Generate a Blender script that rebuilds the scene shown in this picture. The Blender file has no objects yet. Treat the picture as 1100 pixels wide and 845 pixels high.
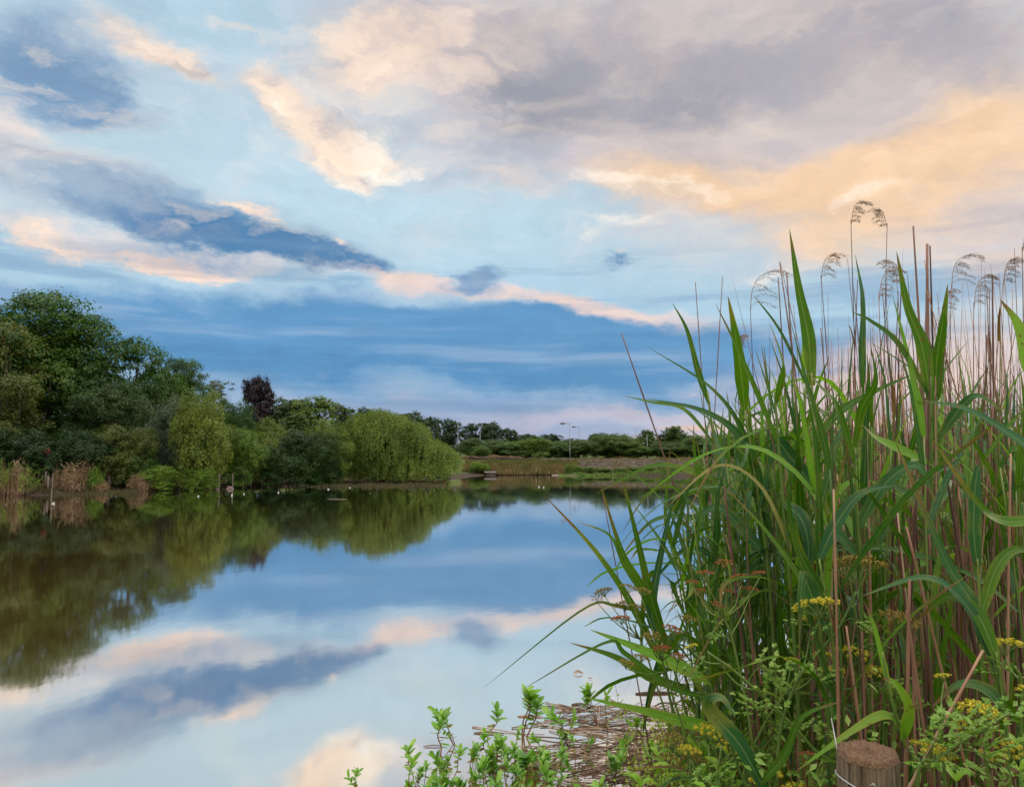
import bpy, math, random
import numpy as np
from mathutils import Vector, Matrix
R = math.radians
rnd = random.Random(7)
rng = np.random.default_rng(11)
scene = bpy.context.scene
COL = scene.collection

# ------------------------------------------------------------------ camera
F = 820.0; CX, CY = 550.0, 422.5; CZ = 2.0; HY = 488.0
PITCH = math.atan((HY - CY) / F)
cam_d = bpy.data.cameras.new('camera'); cam = bpy.data.objects.new('camera', cam_d); COL.objects.link(cam)
cam.location = (0, 0, CZ); cam.rotation_euler = (math.pi / 2 + PITCH, 0, 0)
cam_d.sensor_width = 36.0; cam_d.lens = 36.0 * F / 1100.0; cam_d.clip_end = 6000; cam_d.clip_start = 0.05
scene.camera = cam
cp, sp = math.cos(PITCH), math.sin(PITCH)

def ray(px, py):
    a, b = (px - CX) / F, (CY - py) / F
    return (a, cp - b * sp, sp + b * cp)
def P(px, py, D):                      # point seen at px,py at forward distance D
    r = ray(px, py); k = D / r[1]
    return Vector((r[0] * k, D, CZ + r[2] * k))
def W(px, py, z=0.0):                  # point on level z seen at px,py
    r = ray(px, py); k = (z - CZ) / r[2]
    return Vector((r[0] * k, r[1] * k, z))

# ------------------------------------------------------------------ helpers
def link(o, parent=None):
    COL.objects.link(o)
    if parent is not None: o.parent = parent
    return o
def tag(o, label=None, cat=None, group=None, kind=None):
    if label: o['label'] = label
    if cat: o['category'] = cat
    if group: o['group'] = group
    if kind: o['kind'] = kind
    return o
def empty(name, loc=(0, 0, 0), rz=0, label=None, cat=None, group=None):
    o = bpy.data.objects.new(name, None); o.location = loc; o.rotation_euler = (0, 0, rz)
    o.empty_display_size = .1
    link(o); return tag(o, label, cat, group)

class MB:
    """collects geometry in numpy lists and builds one mesh"""
    def __init__(s): s.v = []; s.f3 = []; s.f4 = []; s.n = 0; s.uv3 = []; s.uv4 = []
    def add(s, v, f4=None, f3=None, uvv=None):
        v = np.asarray(v, dtype=np.float32).reshape(-1, 3)
        if uvv is None: uvv = np.zeros((len(v), 2), np.float32)
        uvv = np.asarray(uvv, np.float32)
        if f4 is not None and len(f4):
            f4 = np.asarray(f4, dtype=np.int32).reshape(-1, 4); s.f4.append(f4 + s.n); s.uv4.append(uvv[f4.ravel()])
        if f3 is not None and len(f3):
            f3 = np.asarray(f3, dtype=np.int32).reshape(-1, 3); s.f3.append(f3 + s.n); s.uv3.append(uvv[f3.ravel()])
        s.v.append(v); s.n += len(v)
    def mesh(s, name, mat, smooth=True):
        me = bpy.data.meshes.new(name)
        v = np.concatenate(s.v); f4 = np.concatenate(s.f4) if s.f4 else np.zeros((0, 4), np.int32)
        f3 = np.concatenate(s.f3) if s.f3 else np.zeros((0, 3), np.int32)
        me.vertices.add(len(v)); me.vertices.foreach_set('co', v.ravel())
        nl = len(f4) * 4 + len(f3) * 3
        me.loops.add(nl); me.loops.foreach_set('vertex_index', np.concatenate([f4.ravel(), f3.ravel()]))
        me.polygons.add(len(f4) + len(f3))
        st = np.concatenate([np.arange(len(f4)) * 4, len(f4) * 4 + np.arange(len(f3)) * 3]).astype(np.int32)
        me.polygons.foreach_set('loop_start', st)
        uv = me.uv_layers.new(name='UVMap')
        uvs = np.concatenate([a for a in (s.uv4 + s.uv3)]) if (s.uv4 or s.uv3) else np.zeros((0, 2))
        uv.data.foreach_set('uv', uvs.astype(np.float32).ravel())
        me.polygons.foreach_set('use_smooth', np.full(len(f4) + len(f3), smooth))
        me.update(calc_edges=True); me.validate()
        me.materials.append(mat)
        return me
    def build(s, name, mat, parent=None, smooth=True, loc=None):
        o = bpy.data.objects.new(name, s.mesh(name, mat, smooth))
        if loc is not None: o.location = loc
        return link(o, parent)

def norm(a):
    a = np.asarray(a, float); return a / (np.linalg.norm(a, axis=-1, keepdims=True) + 1e-9)
def catmull(pts, n):
    p = np.array([tuple(q) for q in pts], float)
    if len(p) == 2:
        t = np.linspace(0, 1, n)[:, None]; return p[0] * (1 - t) + p[1] * t
    q = np.vstack([2 * p[0] - p[1], p, 2 * p[-1] - p[-2]])
    out = []
    m = len(p) - 1
    for t in np.linspace(0, m - 1e-6, n):
        i = int(t); u = t - i; a, b, c, d = q[i], q[i + 1], q[i + 2], q[i + 3]
        out.append(.5 * ((2 * b) + (c - a) * u + (2 * a - 5 * b + 4 * c - d) * u * u + (3 * b - a - 3 * c + d) * u ** 3))
    return np.array(out)
def tube(mb, pts, rad, seg=6, cap=True):
    p = np.array([tuple(q) for q in pts], float); n = len(p)
    rad = np.broadcast_to(np.asarray(rad, float), (n,))
    t = norm(np.gradient(p, axis=0))
    ref = np.array([0, 0, 1.0]) if abs(t[0][2]) < .8 else np.array([1.0, 0, 0])
    a = norm(np.cross(t[0], ref)); A = []
    for i in range(n):
        a = norm(a - t[i] * np.dot(a, t[i])); A.append(a)
    A = np.array(A); B = np.cross(t, A)
    ang = np.linspace(0, 2 * np.pi, seg, endpoint=False)
    v = p[:, None] + rad[:, None, None] * (A[:, None] * np.cos(ang)[None, :, None] + B[:, None] * np.sin(ang)[None, :, None])
    uvv = np.stack(np.broadcast_arrays((ang / 6.28)[None, :], np.linspace(0, 1, n)[:, None]), -1).reshape(-1, 2)
    v = v.reshape(-1, 3)
    i, j = np.meshgrid(np.arange(n - 1), np.arange(seg), indexing='ij'); j2 = (j + 1) % seg
    f = np.stack([i * seg + j, i * seg + j2, (i + 1) * seg + j2, (i + 1) * seg + j], -1).reshape(-1, 4)
    f3 = []
    if cap:
        v = np.vstack([v, p[0], p[-1]]); uvv = np.vstack([uvv, [0, 0], [0, 1]])
        c0, c1 = n * seg, n * seg + 1
        for k in range(seg):
            f3.append((c0, (k + 1) % seg, k)); f3.append((c1, (n - 1) * seg + k, (n - 1) * seg + (k + 1) % seg))
    mb.add(v, f, f3, uvv)
def diamonds(mb, c, nrm, L, Wd, tdir=None):
    """leaf-shaped quads: centre c, normal nrm, length L, width Wd"""
    c = np.asarray(c, float); n = norm(nrm); m = len(c)
    r = rng.normal(size=(m, 3)) if tdir is None else np.asarray(tdir, float)
    t = norm(r - n * np.sum(r * n, -1, keepdims=True)); b = np.cross(n, t)
    L = np.broadcast_to(L, (m,))[:, None]; Wd = np.broadcast_to(Wd, (m,))[:, None]
    v = np.stack([c - t * L / 2, c + b * Wd / 2 - t * L * .05 + n * L * .06, c + t * L / 2, c - b * Wd / 2 - t * L * .05 + n * L * .06], 1).reshape(-1, 3)
    uvv = np.tile(np.array([[.5, 0], [1, .5], [.5, 1], [0, .5]], np.float32), (m, 1))
    mb.add(v, np.arange(4 * m).reshape(-1, 4), None, uvv)
def blade(mb, pts, w, n=12, nref=(0, -.6, .8), fold=.18, base=.45, twist=0.0, tipstart=.35, wav=0.0):
    """a grass/reed blade along pts (base -> tip)"""
    p = catmull(pts, n); t = norm(np.gradient(p, axis=0)); nr = np.tile(np.asarray(nref, float), (n, 1))
    if twist:
        for i in range(n):
            a = twist * i / (n - 1); q = Matrix.Rotation(a, 3, Vector(t[i])); nr[i] = np.array(q @ Vector(nr[i]))
    s = norm(np.cross(t, nr)); nn = norm(np.cross(s, t))
    u = np.linspace(0, 1, n)
    prof = np.where(u < .3, base + (1 - base) * np.sin(np.minimum(u / .3, 1) * np.pi / 2), 1.0) * np.clip((1 - u) / (1 - tipstart), 0, 1) ** .75
    prof = np.maximum(prof, .02) * (1 + wav * np.sin(u * 19 + p[0][0] * 50))
    hw = (w / 2 * prof)[:, None]
    v = np.stack([p - s * hw + nn * hw * fold, p - s * hw * .5 + nn * hw * fold * .35, p, p + s * hw * .5 + nn * hw * fold * .35, p + s * hw + nn * hw * fold], 1).reshape(-1, 3)
    uvv = np.stack(np.broadcast_arrays(np.array([0, .25, .5, .75, 1.0])[None, :], u[:, None]), -1).reshape(-1, 2)
    i, j = np.meshgrid(np.arange(n - 1), np.arange(4), indexing='ij')
    f = np.stack([i * 5 + j, i * 5 + j + 1, (i + 1) * 5 + j + 1, (i + 1) * 5 + j], -1).reshape(-1, 4)
    mb.add(v, f, None, uvv)
def box(mb, c, s, rz=0, jit=0):
    x, y, z = s[0] / 2, s[1] / 2, s[2] / 2
    v = np.array([(-x, -y, -z), (x, -y, -z), (x, y, -z), (-x, y, -z), (-x, -y, z), (x, -y, z), (x, y, z), (-x, y, z)], float)
    if jit: v = v + rng.uniform(-jit, jit, v.shape)
    ca, sa = math.cos(rz), math.sin(rz)
    v = np.stack([v[:, 0] * ca - v[:, 1] * sa, v[:, 0] * sa + v[:, 1] * ca, v[:, 2]], 1) + np.asarray(c, float)
    mb.add(v, [(3, 2, 1, 0), (4, 5, 6, 7), (0, 1, 5, 4), (1, 2, 6, 5), (2, 3, 7, 6), (3, 0, 4, 7)])
def copy_tree(o, parent=None):
    c = o.copy(); COL.objects.link(c); c.parent = parent
    for ch in list(o.children): copy_tree(ch, c)
    return c

# ------------------------------------------------------------------ materials
def lin(c):
    return tuple(((v / 255) / 12.92 if v / 255 <= .04045 else ((v / 255 + .055) / 1.055) ** 2.4) for v in c) + (1,)
class NT:
    def __init__(s, tree): s.t = tree; s.n = tree.nodes; s.l = tree.links
    def new(s, typ, ins=None, **kw):
        nd = s.n.new(typ)
        for k, v in kw.items(): setattr(nd, k, v)
        for k, v in (ins or {}).items():
            if isinstance(v, bpy.types.NodeSocket): s.l.new(v, nd.inputs[k])
            else: nd.inputs[k].default_value = v
        return nd
    def math(s, op, a, b=0.0, c=0.0, clamp=False):
        return s.new('ShaderNodeMath', {0: a, 1: b, 2: c}, operation=op, use_clamp=clamp).outputs[0]
    def mix(s, fac, a, b, mode='MIX'):
        nd = s.n.new('ShaderNodeMix'); nd.data_type = 'RGBA'; nd.blend_type = mode
        for i, v in ((0, fac), (6, a), (7, b)):
            if isinstance(v, bpy.types.NodeSocket): s.l.new(v, nd.inputs[i])
            else: nd.inputs[i].default_value = v
        return nd.outputs[2]
    def ramp(s, fac, stops, interp='LINEAR'):
        nd = s.n.new('ShaderNodeValToRGB'); nd.color_ramp.interpolation = interp
        e = nd.color_ramp.elements
        while len(e) < len(stops): e.new(.5)
        for i, (p, c) in enumerate(stops):
            e[i].position = p; e[i].color = c if len(c) == 4 else tuple(c) + (1,)
        s.l.new(fac, nd.inputs[0]); return nd.outputs[0]
    def noise(s, scale, detail=4, vec=None, rough=.55, dim='3D'):
        ins = {'Scale': scale, 'Detail': detail, 'Roughness': rough}
        if vec is not None: ins['Vector'] = vec
        return s.new('ShaderNodeTexNoise', ins, noise_dimensions=dim)
def newmat(name):
    m = bpy.data.materials.new(name); m.use_nodes = True; m.node_tree.nodes.clear()
    return m, NT(m.node_tree)
def fin(nt, sh):
    o = nt.new('ShaderNodeOutputMaterial'); nt.l.new(sh, o.inputs['Surface'])

def leaf_mat(name, c1, c2, c3=None, trans=.3, rough=.5, nscale=.6, spec=.3, tcol=1.3, big=.12):
    """foliage: hue varies per leaf, per clump and per plant"""
    m, nt = newmat(name)
    geo = nt.new('ShaderNodeNewGeometry'); oi = nt.new('ShaderNodeObjectInfo')
    tc = nt.new('ShaderNodeTexCoord')
    nz = nt.noise(nscale, 3, tc.outputs['Object']).outputs[0]
    f = nt.math('ADD', nt.math('MULTIPLY', geo.outputs['Random Per Island'], .45), nt.math('MULTIPLY', nt.math('SUBTRACT', nz, .3), 1.3))
    f = nt.math('ADD', f, nt.math('MULTIPLY', nt.math('SUBTRACT', oi.outputs['Random'], .5), big * 2), clamp=True)
    c3 = c3 or c2
    col = nt.ramp(f, [(.1, c1), (.55, c2), (1, c3)])
    pb = nt.new('ShaderNodeBsdfPrincipled', {'Base Color': col, 'Roughness': rough, 'Specular IOR Level': spec})
    tcx = nt.mix(1.0, col, (tcol * 1.05, tcol * 1.1, tcol * .45, 1), 'MULTIPLY')
    tr = nt.new('ShaderNodeBsdfTranslucent', {'Color': tcx})
    mx = nt.new('ShaderNodeMixShader', {0: trans, 1: pb.outputs[0], 2: tr.outputs[0]})
    fin(nt, mx.outputs[0]); return m

def blade_mat(name, c1, c2, tip=(.16, .10, .04), trans=.35, rough=.5):
    """reed leaf: fine lengthwise veins, pale midrib, withered tip, some rust specks"""
    m, nt = newmat(name)
    uv = nt.new('ShaderNodeUVMap', uv_map='UVMap').outputs[0]
    sx = nt.new('ShaderNodeSeparateXYZ', {0: uv}); oi = nt.new('ShaderNodeObjectInfo')
    tc = nt.new('ShaderNodeTexCoord')
    f = nt.math('ADD', nt.math('MULTIPLY', oi.outputs['Random'], .7), nt.math('MULTIPLY', nt.noise(9, 3, tc.outputs['Object']).outputs[0], .4), clamp=True)
    col = nt.ramp(f, [(.1, c1), (.95, c2)])
    veins = nt.math('SINE', nt.math('MULTIPLY', sx.outputs[0], 75.0))
    vm = nt.math('MULTIPLY_ADD', veins, .16, .92)
    col = nt.mix(1.0, col, nt.new('ShaderNodeCombineColor', {0: vm, 1: vm, 2: vm}).outputs[0], 'MULTIPLY')
    rib = nt.math('SUBTRACT', 1.0, nt.math('MULTIPLY', nt.math('ABSOLUTE', nt.math('SUBTRACT', sx.outputs[0], .5)), 14.0), clamp=True)
    col = nt.mix(nt.math('MULTIPLY', rib, .45), col, (.26, .34, .12, 1))
    tn = nt.noise(30, 4, tc.outputs['Object']).outputs[0]
    tipf = nt.math('ADD', sx.outputs[1], nt.math('MULTIPLY', nt.math('SUBTRACT', oi.outputs['Random'], .75), .35))
    tipf = nt.math('MULTIPLY', nt.math('SUBTRACT', nt.math('ADD', tipf, nt.math('MULTIPLY', nt.math('SUBTRACT', tn, .5), .25)), .76), 6.0, clamp=True)
    col = nt.mix(tipf, col, tip + (1,))
    yl = nt.noise(7, 3, tc.outputs['Object']).outputs[0]
    ylf = nt.math('MULTIPLY', nt.math('SUBTRACT', nt.math('ADD', yl, nt.math('MULTIPLY', nt.math('ABSOLUTE', nt.math('SUBTRACT', sx.outputs[0], .5)), .35)), .60), 5.0, clamp=True)
    col = nt.mix(nt.math('MULTIPLY', ylf, .55), col, (.24, .25, .05, 1))
    spt = nt.noise(55, 2, tc.outputs['Object']).outputs[0]
    spf = nt.math('MULTIPLY', nt.math('SUBTRACT', spt, .64), 12.0, clamp=True)
    col = nt.mix(nt.math('MULTIPLY', spf, .7), col, (.12, .055, .02, 1))
    bmp = nt.new('ShaderNodeBump', {'Strength': .35, 'Distance': .0006, 'Height': veins})
    pb = nt.new('ShaderNodeBsdfPrincipled', {'Base Color': col, 'Roughness': rough, 'Specular IOR Level': .2, 'Normal': bmp.outputs[0]})
    tcx = nt.mix(1.0, col, (1.35, 1.5, .4, 1), 'MULTIPLY')
    tr = nt.new('ShaderNodeBsdfTranslucent', {'Color': tcx})
    mx = nt.new('ShaderNodeMixShader', {0: trans, 1: pb.outputs[0], 2: tr.outputs[0]})
    fin(nt, mx.outputs[0]); return m

def rough_mat(name, c1, c2, scale=8, rough=.85, stretch=(1, 1, 1), bump=.4, bd=.01, c3=None, detail=6, perobj=.25):
    m, nt = newmat(name)
    tc = nt.new('ShaderNodeTexCoord'); mp = nt.new('ShaderNodeMapping', {'Vector': tc.outputs['Object'], 'Scale': stretch})
    n1 = nt.noise(scale, detail, mp.outputs[0], .6).outputs[0]; oi = nt.new('ShaderNodeObjectInfo')
    f = nt.math('ADD', nt.math('MULTIPLY', nt.math('SUBTRACT', n1, .5), 1.6), nt.math('MULTIPLY_ADD', oi.outputs['Random'], perobj * 2, .5 - perobj), clamp=True)
    col = nt.ramp(f, [(.1, c1), (.6, c2), (1, c3 or c2)])
    bmp = nt.new('ShaderNodeBump', {'Strength': bump, 'Distance': bd, 'Height': n1})
    pb = nt.new('ShaderNodeBsdfPrincipled', {'Base Color': col, 'Roughness': rough, 'Normal': bmp.outputs[0], 'Specular IOR Level': .25})
    fin(nt, pb.outputs[0]); return m

M = {}
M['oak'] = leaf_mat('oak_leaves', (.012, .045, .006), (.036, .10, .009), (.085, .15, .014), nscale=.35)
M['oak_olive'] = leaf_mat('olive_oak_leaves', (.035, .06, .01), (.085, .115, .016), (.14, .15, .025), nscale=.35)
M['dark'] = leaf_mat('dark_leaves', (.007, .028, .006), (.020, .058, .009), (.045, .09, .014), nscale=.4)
M['fresh'] = leaf_mat('fresh_leaves', (.04, .09, .010), (.09, .17, .018), (.16, .24, .03), nscale=.6)
M['yellow'] = leaf_mat('yellow_green_leaves', (.045, .08, .010), (.11, .155, .016), (.19, .235, .03), nscale=.6)
M['grey'] = leaf_mat('grey_green_leaves', (.035, .065, .04), (.075, .12, .07), (.13, .18, .10), nscale=.5, tcol=1.0)
M['willow'] = leaf_mat('willow_leaves', (.045, .085, .012), (.105, .165, .022), (.18, .24, .04), nscale=.5)
M['copper'] = leaf_mat('copper_leaves', (.014, .012, .018), (.035, .022, .032), (.055, .035, .042), nscale=.5, tcol=.5)
M['far'] = leaf_mat('far_leaves', (.04, .085, .015), (.085, .155, .028), (.14, .21, .045), nscale=.25, big=.3)
M['fardark'] = leaf_mat('far_dark_leaves', (.014, .036, .014), (.032, .07, .02), (.06, .105, .03), nscale=.25, big=.3)
M['bark'] = rough_mat('bark', (.035, .028, .02), (.09, .075, .055), 6, .9, (1, 1, .25), .8, .03)
M['blade'] = blade_mat('reed_blade', (.020, .090, .010), (.075, .185, .010))
M['blade_blue'] = blade_mat('bluish_reed_blade', (.020, .090, .032), (.050, .155, .045), trans=.22, rough=.42)
M['blade_bright'] = blade_mat('bright_reed_blade', (.10, .27, .025), (.16, .34, .03), trans=.42)
M['blade_pale'] = blade_mat('withering_blade', (.28, .26, .10), (.38, .33, .16), tip=(.20, .06, .03))
M['blade_dead'] = blade_mat('dead_blade', (.12, .045, .022), (.22, .11, .05), tip=(.12, .05, .03), trans=.2)
M['gstem'] = rough_mat('green_stem', (.06, .13, .025), (.13, .20, .04), 6, .5, (1, 1, .2), .1, .002, (.20, .22, .06))
M['dstem'] = rough_mat('dead_stalk', (.11, .055, .036), (.28, .155, .095), 9, .65, (1, 1, .12), .25, .002, (.46, .32, .22), perobj=.4)
M['dstem_dark'] = rough_mat('dark_dead_stalk', (.06, .03, .025), (.14, .075, .055), 9, .7, (1, 1, .12), .25, .002, (.22, .13, .10), perobj=.4)
M['plume'] = rough_mat('reed_plume', (.20, .14, .10), (.36, .27, .20), 20, .9)
M['tan_reed'] = leaf_mat('tan_reed', (.13, .085, .045), (.26, .18, .10), (.36, .28, .18), nscale=1.2, tcol=.8)
M['tan_grass'] = leaf_mat('tan_grass', (.07, .075, .02), (.14, .12, .045), (.24, .17, .08), nscale=.25, tcol=.8)
M['shore_green'] = leaf_mat('shore_green', (.05, .11, .012), (.12, .22, .02), (.20, .30, .05), nscale=1)
M['weed'] = leaf_mat('small_weed_leaves', (.11, .21, .012), (.22, .34, .02), (.36, .42, .04), nscale=7, spec=.4)
M['brook'] = leaf_mat('waterside_leaves', (.06, .18, .018), (.13, .31, .025), (.25, .40, .05), nscale=9, spec=.5, rough=.35)
M['brook_old'] = leaf_mat('browning_leaves', (.09, .06, .02), (.17, .15, .03), (.28, .26, .05), nscale=9)
M['parsley'] = leaf_mat('cut_leaves', (.10, .22, .03), (.19, .33, .06), (.30, .42, .11), nscale=8)
M['nettle'] = leaf_mat('broad_leaves', (.11, .27, .02), (.20, .40, .03), (.30, .48, .07), nscale=8)
M['umb_y'] = leaf_mat('yellow_florets', (.30, .29, .02), (.48, .43, .03), (.62, .54, .05), nscale=30, trans=.15)
M['umb_o'] = leaf_mat('olive_florets', (.13, .11, .025), (.23, .18, .035), (.34, .25, .05), nscale=30, trans=.15)
M['umb_r'] = leaf_mat('rusty_florets', (.20, .06, .02), (.33, .11, .035), (.42, .18, .06), nscale=30, trans=.1)
M['litter'] = rough_mat('litter', (.06, .038, .026), (.17, .11, .07), 9, .6, (1, 1, .2), .3, .002, (.42, .32, .23), perobj=.4)
M['red_stem'] = rough_mat('reddish_stem', (.10, .05, .025), (.20, .09, .04), 9, .5, (1, 1, .2), .1, .002, (.16, .18, .05))
M['post_side'] = rough_mat('weathered_post_side', (.05, .035, .02), (.17, .13, .085), 150, .85, (1, 1, .05), .9, .002, (.36, .31, .24), perobj=.02)
pm = M['post_side'].node_tree; pn = NT(pm); _p = [n for n in pm.nodes if n.type == 'BSDF_PRINCIPLED'][0]; _c = _p.inputs['Base Color'].links[0].from_socket
_t = pn.new('ShaderNodeTexCoord'); _s = pn.new('ShaderNodeSeparateXYZ', {0: _t.outputs['Object']})
_n = pn.noise(22, 6, _t.outputs['Object'], .65).outputs[0]
_m = pn.new('ShaderNodeMapping', {'Vector': _t.outputs['Object'], 'Scale': (1, 1, .04)}); _k = pn.noise(55, 3, _m.outputs[0]).outputs[0]
_c2 = pn.mix(pn.math('MULTIPLY', pn.math('SUBTRACT', _n, .52), 6.0, clamp=True), _c, (.055, .07, .025, 1))
_c2 = pn.mix(pn.math('MULTIPLY', pn.math('SUBTRACT', .40, _k), 9.0, clamp=True), _c2, (.018, .013, .009, 1))
pm.links.new(_c2, _p.inputs['Base Color'])
M['post_top'] = rough_mat('rotting_post_top', (.05, .03, .018), (.15, .095, .055), 160, .95, (1, 1, 1), 1.0, .004, (.20, .12, .07), perobj=.02)
M['fpost'] = rough_mat('fence_post', (.05, .042, .035), (.13, .11, .09), 8, .9, (1, 1, .1), .5, .01)
M['stone'] = rough_mat('pale_stone', (.09, .065, .055), (.19, .14, .12), 5, .9, (1, 1, 1), .6, .02)
M['concrete'] = rough_mat('concrete', (.25, .22, .20), (.42, .38, .35), 4, .85, (1, 1, 1), .3, .01)
M['red'] = rough_mat('red_paint', (.22, .02, .015), (.30, .03, .02), 4, .5)
def plain(name, c, rough=.5, metal=0.0):
    m, nt = newmat(name)
    n = nt.noise(40, 2).outputs[0]
    col = nt.mix(nt.math('MULTIPLY', n, .3), c + (1,), tuple(v * .6 for v in c) + (1,))
    pb = nt.new('ShaderNodeBsdfPrincipled', {'Base Color': col, 'Roughness': rough, 'Metallic': metal}); fin(nt, pb.outputs[0]); return m
M['wire'] = plain('galvanised_wire', (.40, .40, .40), .5, .5)
M['steel'] = plain('lamp_steel', (.16, .17, .19), .5, .3)
M['glass'] = plain('lamp_glass', (.55, .55, .52), .2)
M['white'] = plain('white_feathers', (.55, .55, .55), .7)
M['beak'] = plain('beak', (.45, .2, .04), .5)
M['brownf'] = plain('brown_feathers', (.09, .065, .045), .7)

# ground: mown bank, mud at the waterline, rubble slope on the far side
m, nt = newmat('ground'); M['ground'] = m
tc = nt.new('ShaderNodeTexCoord'); geo = nt.new('ShaderNodeNewGeometry')
sx = nt.new('ShaderNodeSeparateXYZ', {0: geo.outputs['Position']})
n1 = nt.noise(.35, 6, geo.outputs['Position']).outputs[0]; n2 = nt.noise(3.0, 8, geo.outputs['Position'], .7).outputs[0]
n3 = nt.noise(14, 4, geo.outputs['Position'], .6).outputs[0]
grass = nt.ramp(n2, [(.3, (.035, .06, .012)), (.55, (.08, .105, .022)), (.75, (.16, .14, .06))])
rub = nt.ramp(nt.new('ShaderNodeTexVoronoi', {'Vector': geo.outputs['Position'], 'Scale': 2.2}).outputs['Color'], [(.2, (.035, .028, .024)), (.6, (.07, .055, .048)), (.9, (.11, .09, .078))])
mud = nt.ramp(n3, [(.3, (.02, .014, .009)), (.7, (.06, .045, .03))])
fy = nt.math('MULTIPLY', nt.math('SUBTRACT', sx.outputs[1], 62.0), .25, clamp=True)
fx = nt.math('MULTIPLY', nt.math('SUBTRACT', nt.math('ADD', sx.outputs[0], nt.math('MULTIPLY', n1, 8.0)), 3.0), .3, clamp=True)
far_end = nt.math('SUBTRACT', 1.0, nt.math('MULTIPLY', nt.math('SUBTRACT', sx.outputs[1], 88.0), .2, clamp=True))
fr = nt.math('MULTIPLY', nt.math('MULTIPLY', fy, fx), nt.math('MULTIPLY', far_end, nt.math('MULTIPLY', nt.math('SUBTRACT', n2, .25), 4.0, clamp=True)))
c = nt.mix(fr, grass, rub)
mf = nt.math('SUBTRACT', 1.0, nt.math('MULTIPLY', nt.math('SUBTRACT', sx.outputs[2], nt.math('MULTIPLY', n2, .35)), 6.0), clamp=True)
c = nt.mix(mf, c, mud)
bmp = nt.new('ShaderNodeBump', {'Strength': .8, 'Distance': .06, 'Height': n2})
pb = nt.new('ShaderNodeBsdfPrincipled', {'Base Color': c, 'Roughness': .95, 'Normal': bmp.outputs[0], 'Specular IOR Level': .15})
fin(nt, pb.outputs[0])

# water: murky olive body under a calm, slightly ruffled skin
m, nt = newmat('water'); M['water'] = m
geo = nt.new('ShaderNodeNewGeometry')
mp = nt.new('ShaderNodeMapping', {'Vector': geo.outputs['Position'], 'Scale': (.9, .5, 1)})
w1 = nt.noise(1.1, 3, mp.outputs[0]).outputs[0]; w2 = nt.noise(7, 2, mp.outputs[0]).outputs[0]
h = nt.math('ADD', w1, nt.math('MULTIPLY', w2, .10))
bmp = nt.new('ShaderNodeBump', {'Strength': .035, 'Distance': .05, 'Height': h})
gl = nt.new('ShaderNodeBsdfGlossy', {'Color': (.94, .95, .95, 1), 'Roughness': .044, 'Normal': bmp.outputs[0]})
nb = nt.noise(.25, 3, geo.outputs['Position']).outputs[0]
body = nt.ramp(nb, [(.3, (.15, .10, .028)), (.7, (.21, .14, .04))])
df = nt.new('ShaderNodeBsdfDiffuse', {'Color': body})
fz = nt.new('ShaderNodeFresnel', {'IOR': 1.9})
fac = nt.math('MULTIPLY_ADD', fz.outputs[0], .28, .79, clamp=True)
mx = nt.new('ShaderNodeMixShader', {0: fac, 1: df.outputs[0], 2: gl.outputs[0]})
fin(nt, mx.outputs[0])
BACK, CLOUDS, SUNE = 3.4, 1.13, 1.7
# ------------------------------------------------------------------ sky (world)
world = bpy.data.worlds.new('World'); scene.world = world; world.use_nodes = True
wt = world.node_tree; wt.nodes.clear(); nt = NT(wt)
SUN_EL, SUN_AZ = 6.0, 54.0
tc = nt.new('ShaderNodeTexCoord'); D3 = tc.outputs['Generated']
sx = nt.new('ShaderNodeSeparateXYZ', {0: D3})
AZ = nt.math('MULTIPLY', nt.math('ARCTAN2', sx.outputs[0], sx.outputs[1]), 180 / math.pi)
EL = nt.math('MULTIPLY', nt.math('ARCSINE', sx.outputs[2]), 180 / math.pi)
AE = nt.new('ShaderNodeCombineXYZ', {0: AZ, 1: EL, 2: 0.0}).outputs[0]
# cloud noise: stretched a little along the wind, finer towards the horizon
mpn = nt.new('ShaderNodeMapping', {'Vector': AE, 'Rotation': (0, 0, R(14)), 'Scale': (.055, .115, 1)})
wn = nt.noise(1.0, 8, mpn.outputs[0], .62)
wv = nt.new('ShaderNodeVectorMath', {0: wn.outputs['Color'], 1: (.5, .5, .5)}, operation='SUBTRACT').outputs[0]
wv = nt.new('ShaderNodeVectorMath', {0: wv, 1: (17, 10, 0)}, operation='MULTIPLY').outputs[0]
AEw = nt.new('ShaderNodeVectorMath', {0: AE, 1: wv}, operation='ADD').outputs[0]
mpf = nt.new('ShaderNodeMapping', {'Vector': AEw, 'Rotation': (0, 0, R(12)), 'Scale': (.16, .34, 1), 'Location': (3, 7, 0)})
FN = nt.noise(1.0, 9, mpf.outputs[0], .66).outputs[0]
FN = nt.math('MULTIPLY_ADD', nt.math('SUBTRACT', FN, .5), 1.7, .5)
wv2 = nt.new('ShaderNodeVectorMath', {0: wv, 1: (.25, .12, 0)}, operation='MULTIPLY').outputs[0]
AEs = nt.new('ShaderNodeVectorMath', {0: AE, 1: wv2}, operation='ADD').outputs[0]
mps = nt.new('ShaderNodeMapping', {'Vector': AEs, 'Rotation': (0, 0, R(4)), 'Scale': (.035, .5, 1), 'Location': (1, 2, 0)})
SN = nt.noise(1.0, 5, mps.outputs[0], .55).outputs[0]       # long low streaks

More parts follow.
